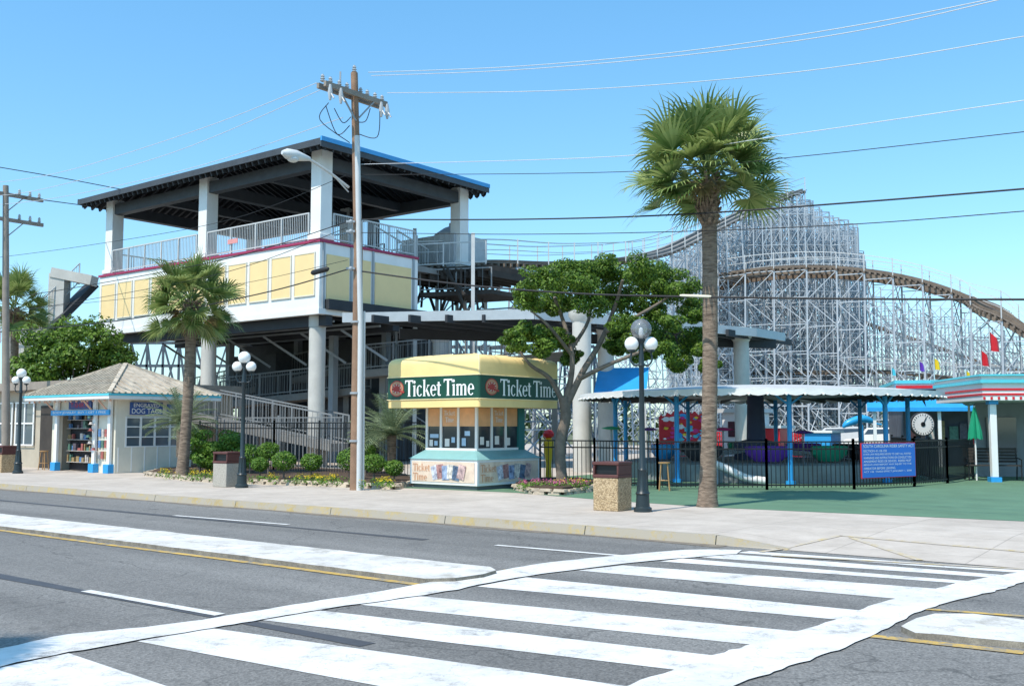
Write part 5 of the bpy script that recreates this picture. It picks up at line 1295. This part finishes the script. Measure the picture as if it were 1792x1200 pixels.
for x in(0,3.2):
    m=MB(T);m.box(x-.09,x+.09,-.09,.09,SW+.14,2.35);m.obj('column',WHITE,es,bevel=.01)
    m=MB(T);m.box(x-.15,x+.15,-.15,.15,SW,SW+.14);m.obj('column_base',BLUE,es);m=MB(T);m.box(x-.13,x+.13,-.13,.13,2.351,2.46);m.obj('column_capital',BLUE,es)
m=MB(T);m.box(-.35,6,-.3,4,2.461,2.95);m.obj('fascia_white',WHITE,es)
m=MB(T);m.box(-.37,6,-.32,-.301,2.6,2.66);m.box(-.37,6,-.32,-.301,2.74,2.8);m.box(-.37,-.351,-.3,4,2.6,2.66);m.box(-.37,-.351,-.3,4,2.74,2.8)
for k in range(30): m.box(-.34+k*.2,-.28+k*.2,-.318,-.301,2.48,2.56)
m.obj('fascia_red_stripe',RED,es,kind='stuff')
m=MB(T);m.box(-.42,6,-.38,4.1,2.951,3.05);m.obj('cornice_turquoise',TURQ,es);m=MB(T);m.box(-.46,6,-.42,4.14,3.15,3.2);m.obj('cornice_turquoise',TURQ,es);m=MB(T);m.box(-.38,6,-.34,4.06,3.051,3.149);m.obj('cornice_white',WHITE,es)
m=MB(T);m.box(.6,6,3.2,3.4,SW,2.46);m.obj('back_wall',mat('blue_grey_wall',(.25,.27,.3)),es)  # blue-grey wall colour with slight random variation
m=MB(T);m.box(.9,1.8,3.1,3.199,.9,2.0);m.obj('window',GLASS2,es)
q=P(1695,697,33);t=thing('ball_post',Vector((q.x,q.y,SW)),'silver and turquoise faceted ball on a slim post','decoration')
m=MB();m.sphere(q,.25,14,k=8);m.obj('ball',mat('silver_turquoise',(.4,.65,.68),.3,.5,8),t,smooth=False);m=MB();m.tube((q.x,q.y,SW),(q.x,q.y,q.z-.24),.04,n=8);m.obj('post',WHITE,t)
q=gz(1706,30.5);t=thing('closed_umbrella',q,'closed dark green patio umbrella on a pole','umbrella')
m=MB();m.tube(q,q+Z*2.2,.025,n=8);m.obj('pole',WHITE,t)
m=MB();vs=[];nn_=16
for z,r in((1.25,.2),(1.4,.19),(1.7,.13),(2.0,.07),(2.2,.02)):
    for j in range(nn_):
        a=2*math.pi*j/nn_;rr_=r*(1 if j%2 else .6);vs.append(q+Vector((math.cos(a)*rr_,math.sin(a)*rr_,z-(.06 if j%2 and z<1.3 else 0))))
m.add(vs,[(i*nn_+j,i*nn_+(j+1)%nn_,(i+1)*nn_+(j+1)%nn_,(i+1)*nn_+j) for i in range(4) for j in range(nn_)]);m.obj('canopy',GREENP,t)
def bench(q,rot):
    t=thing('park_bench',q,'black slatted park bench with curved iron ends','bench');T=frame(q,rot)
    m=MB(T)
    for k in range(5): m.box(-.75,.75,-.25+k*.1,-.17+k*.1,.43,.46)
    m.obj('seat',DARKW,t);m=MB(T)
    for k in range(5): m.box(-.75,.75,.26+k*.02,.29+k*.02,.52+k*.09,.59+k*.09)
    m.obj('backrest',DARKW,t)
    for x in(-.72,.72):
        m=MB(T);m.path([(x,-.25,0),(x,-.22,.42),(x,.24,.44),(x,.38,.95)],.02,6);m.path([(x,.3,0),(x,.22,.42)],.02,6);m.path([(x,-.24,.42),(x,-.28,.62),(x,.25,.66)],.018,6);m.obj('leg',BLACK,t)
bench(gz(1735,30.5),-.2)
for (u,v,D_,c,s) in((1716,608,40,RED,1.0),(1731,576,40,RED,1.2),(1634,622,42,YELLP,.8),(1608,628,42,PURP,.7),(1690,645,42,YELLP,.6),(1560,640,46,TURQ,.6)):
    q=P(u,v,D_);t=thing('flag',Vector((q.x,q.y,SW)),'small coloured flag drooping on a thin pole','flag','flags on poles')
    m=MB();m.tube((q.x,q.y,SW),q,.02,n=6);m.obj('pole',LGREY,t)
    m=MB();k=7;vs=[]
    for i in range(k):
        t_=i/(k-1);x=q.x+t_*.3*s;y=q.y+math.sin(t_*7)*.06;vs+= [(x,y,q.z-t_*.4*s-.02),(x+.05,y+.02,q.z-t_*.4*s-.7*s*(1-t_*.5))]
    m.add(vs,[(2*i,2*i+1,2*i+3,2*i+2) for i in range(k-1)]);m.obj('cloth',c,t)
random.seed(4)
m=MB()
for i in range(150):
    x=-110+i*1.7;leaves(m,(x+U(-1,1),118+U(-4,4),U(1.5,3.6)),(2.2,2.2,U(1.4,2.6)),60,.5)
m.obj('far_trees',FARL,smooth=False,kind='stuff',label='distant low band of dark green trees',category='trees')
# ------------------------------------------------ light, sky, camera
az=Vector((-.66,-.75)).normalized();el=math.radians(57)
sd=Vector((az.x*math.cos(el),az.y*math.cos(el),math.sin(el)))
l=bpy.data.lights.new('sun','SUN');l.energy=4.8;l.angle=math.radians(.5);l.color=(1,.92,.82)
lo=bpy.data.objects.new('sun',l);COL.objects.link(lo);lo.rotation_euler=sd.to_track_quat('Z','Y').to_euler()
w=bpy.data.worlds.new('World');SC.world=w;w.use_nodes=True;t=w.node_tree
bg=t.nodes['Background'];sk=t.nodes.new('ShaderNodeTexSky');sk.sky_type='NISHITA';sk.sun_disc=False
sk.sun_elevation=el;sk.sun_rotation=math.atan2(az.x,az.y);sk.air_density=1.0;sk.dust_density=.6;sk.ozone_density=1.5
tc=t.nodes.new('ShaderNodeTexCoord');sp=t.nodes.new('ShaderNodeSeparateXYZ');t.links.new(tc.outputs['Generated'],sp.inputs[0])
rp_=t.nodes.new('ShaderNodeValToRGB');e=rp_.color_ramp.elements
e[0].position=0;e[0].color=(.60,.74,.80,1);e[1].position=.42;e[1].color=(.54,.92,1.0,1)
t.links.new(sp.outputs[2],rp_.inputs[0])
mu=t.nodes.new('ShaderNodeVectorMath');mu.operation='MULTIPLY';t.links.new(sk.outputs[0],mu.inputs[0]);t.links.new(rp_.outputs[0],mu.inputs[1])
m2=t.nodes.new('ShaderNodeVectorMath');m2.operation='SCALE';m2.inputs['Scale'].default_value=1.74;t.links.new(mu.outputs[0],m2.inputs[0])
t.links.new(m2.outputs[0],bg.inputs[0]);bg.inputs[1].default_value=.15
cam=bpy.data.cameras.new('camera');co=bpy.data.objects.new('camera',cam);COL.objects.link(co)
co.location=(0,0,EYE);co.rotation_euler=(math.pi/2+TH,0,0);cam.sensor_width=36;cam.lens=36*F/1792;cam.clip_end=3000;cam.clip_start=.1
SC.camera=co
SC.view_settings.view_transform='Standard';SC.view_settings.look='None';SC.view_settings.exposure=0
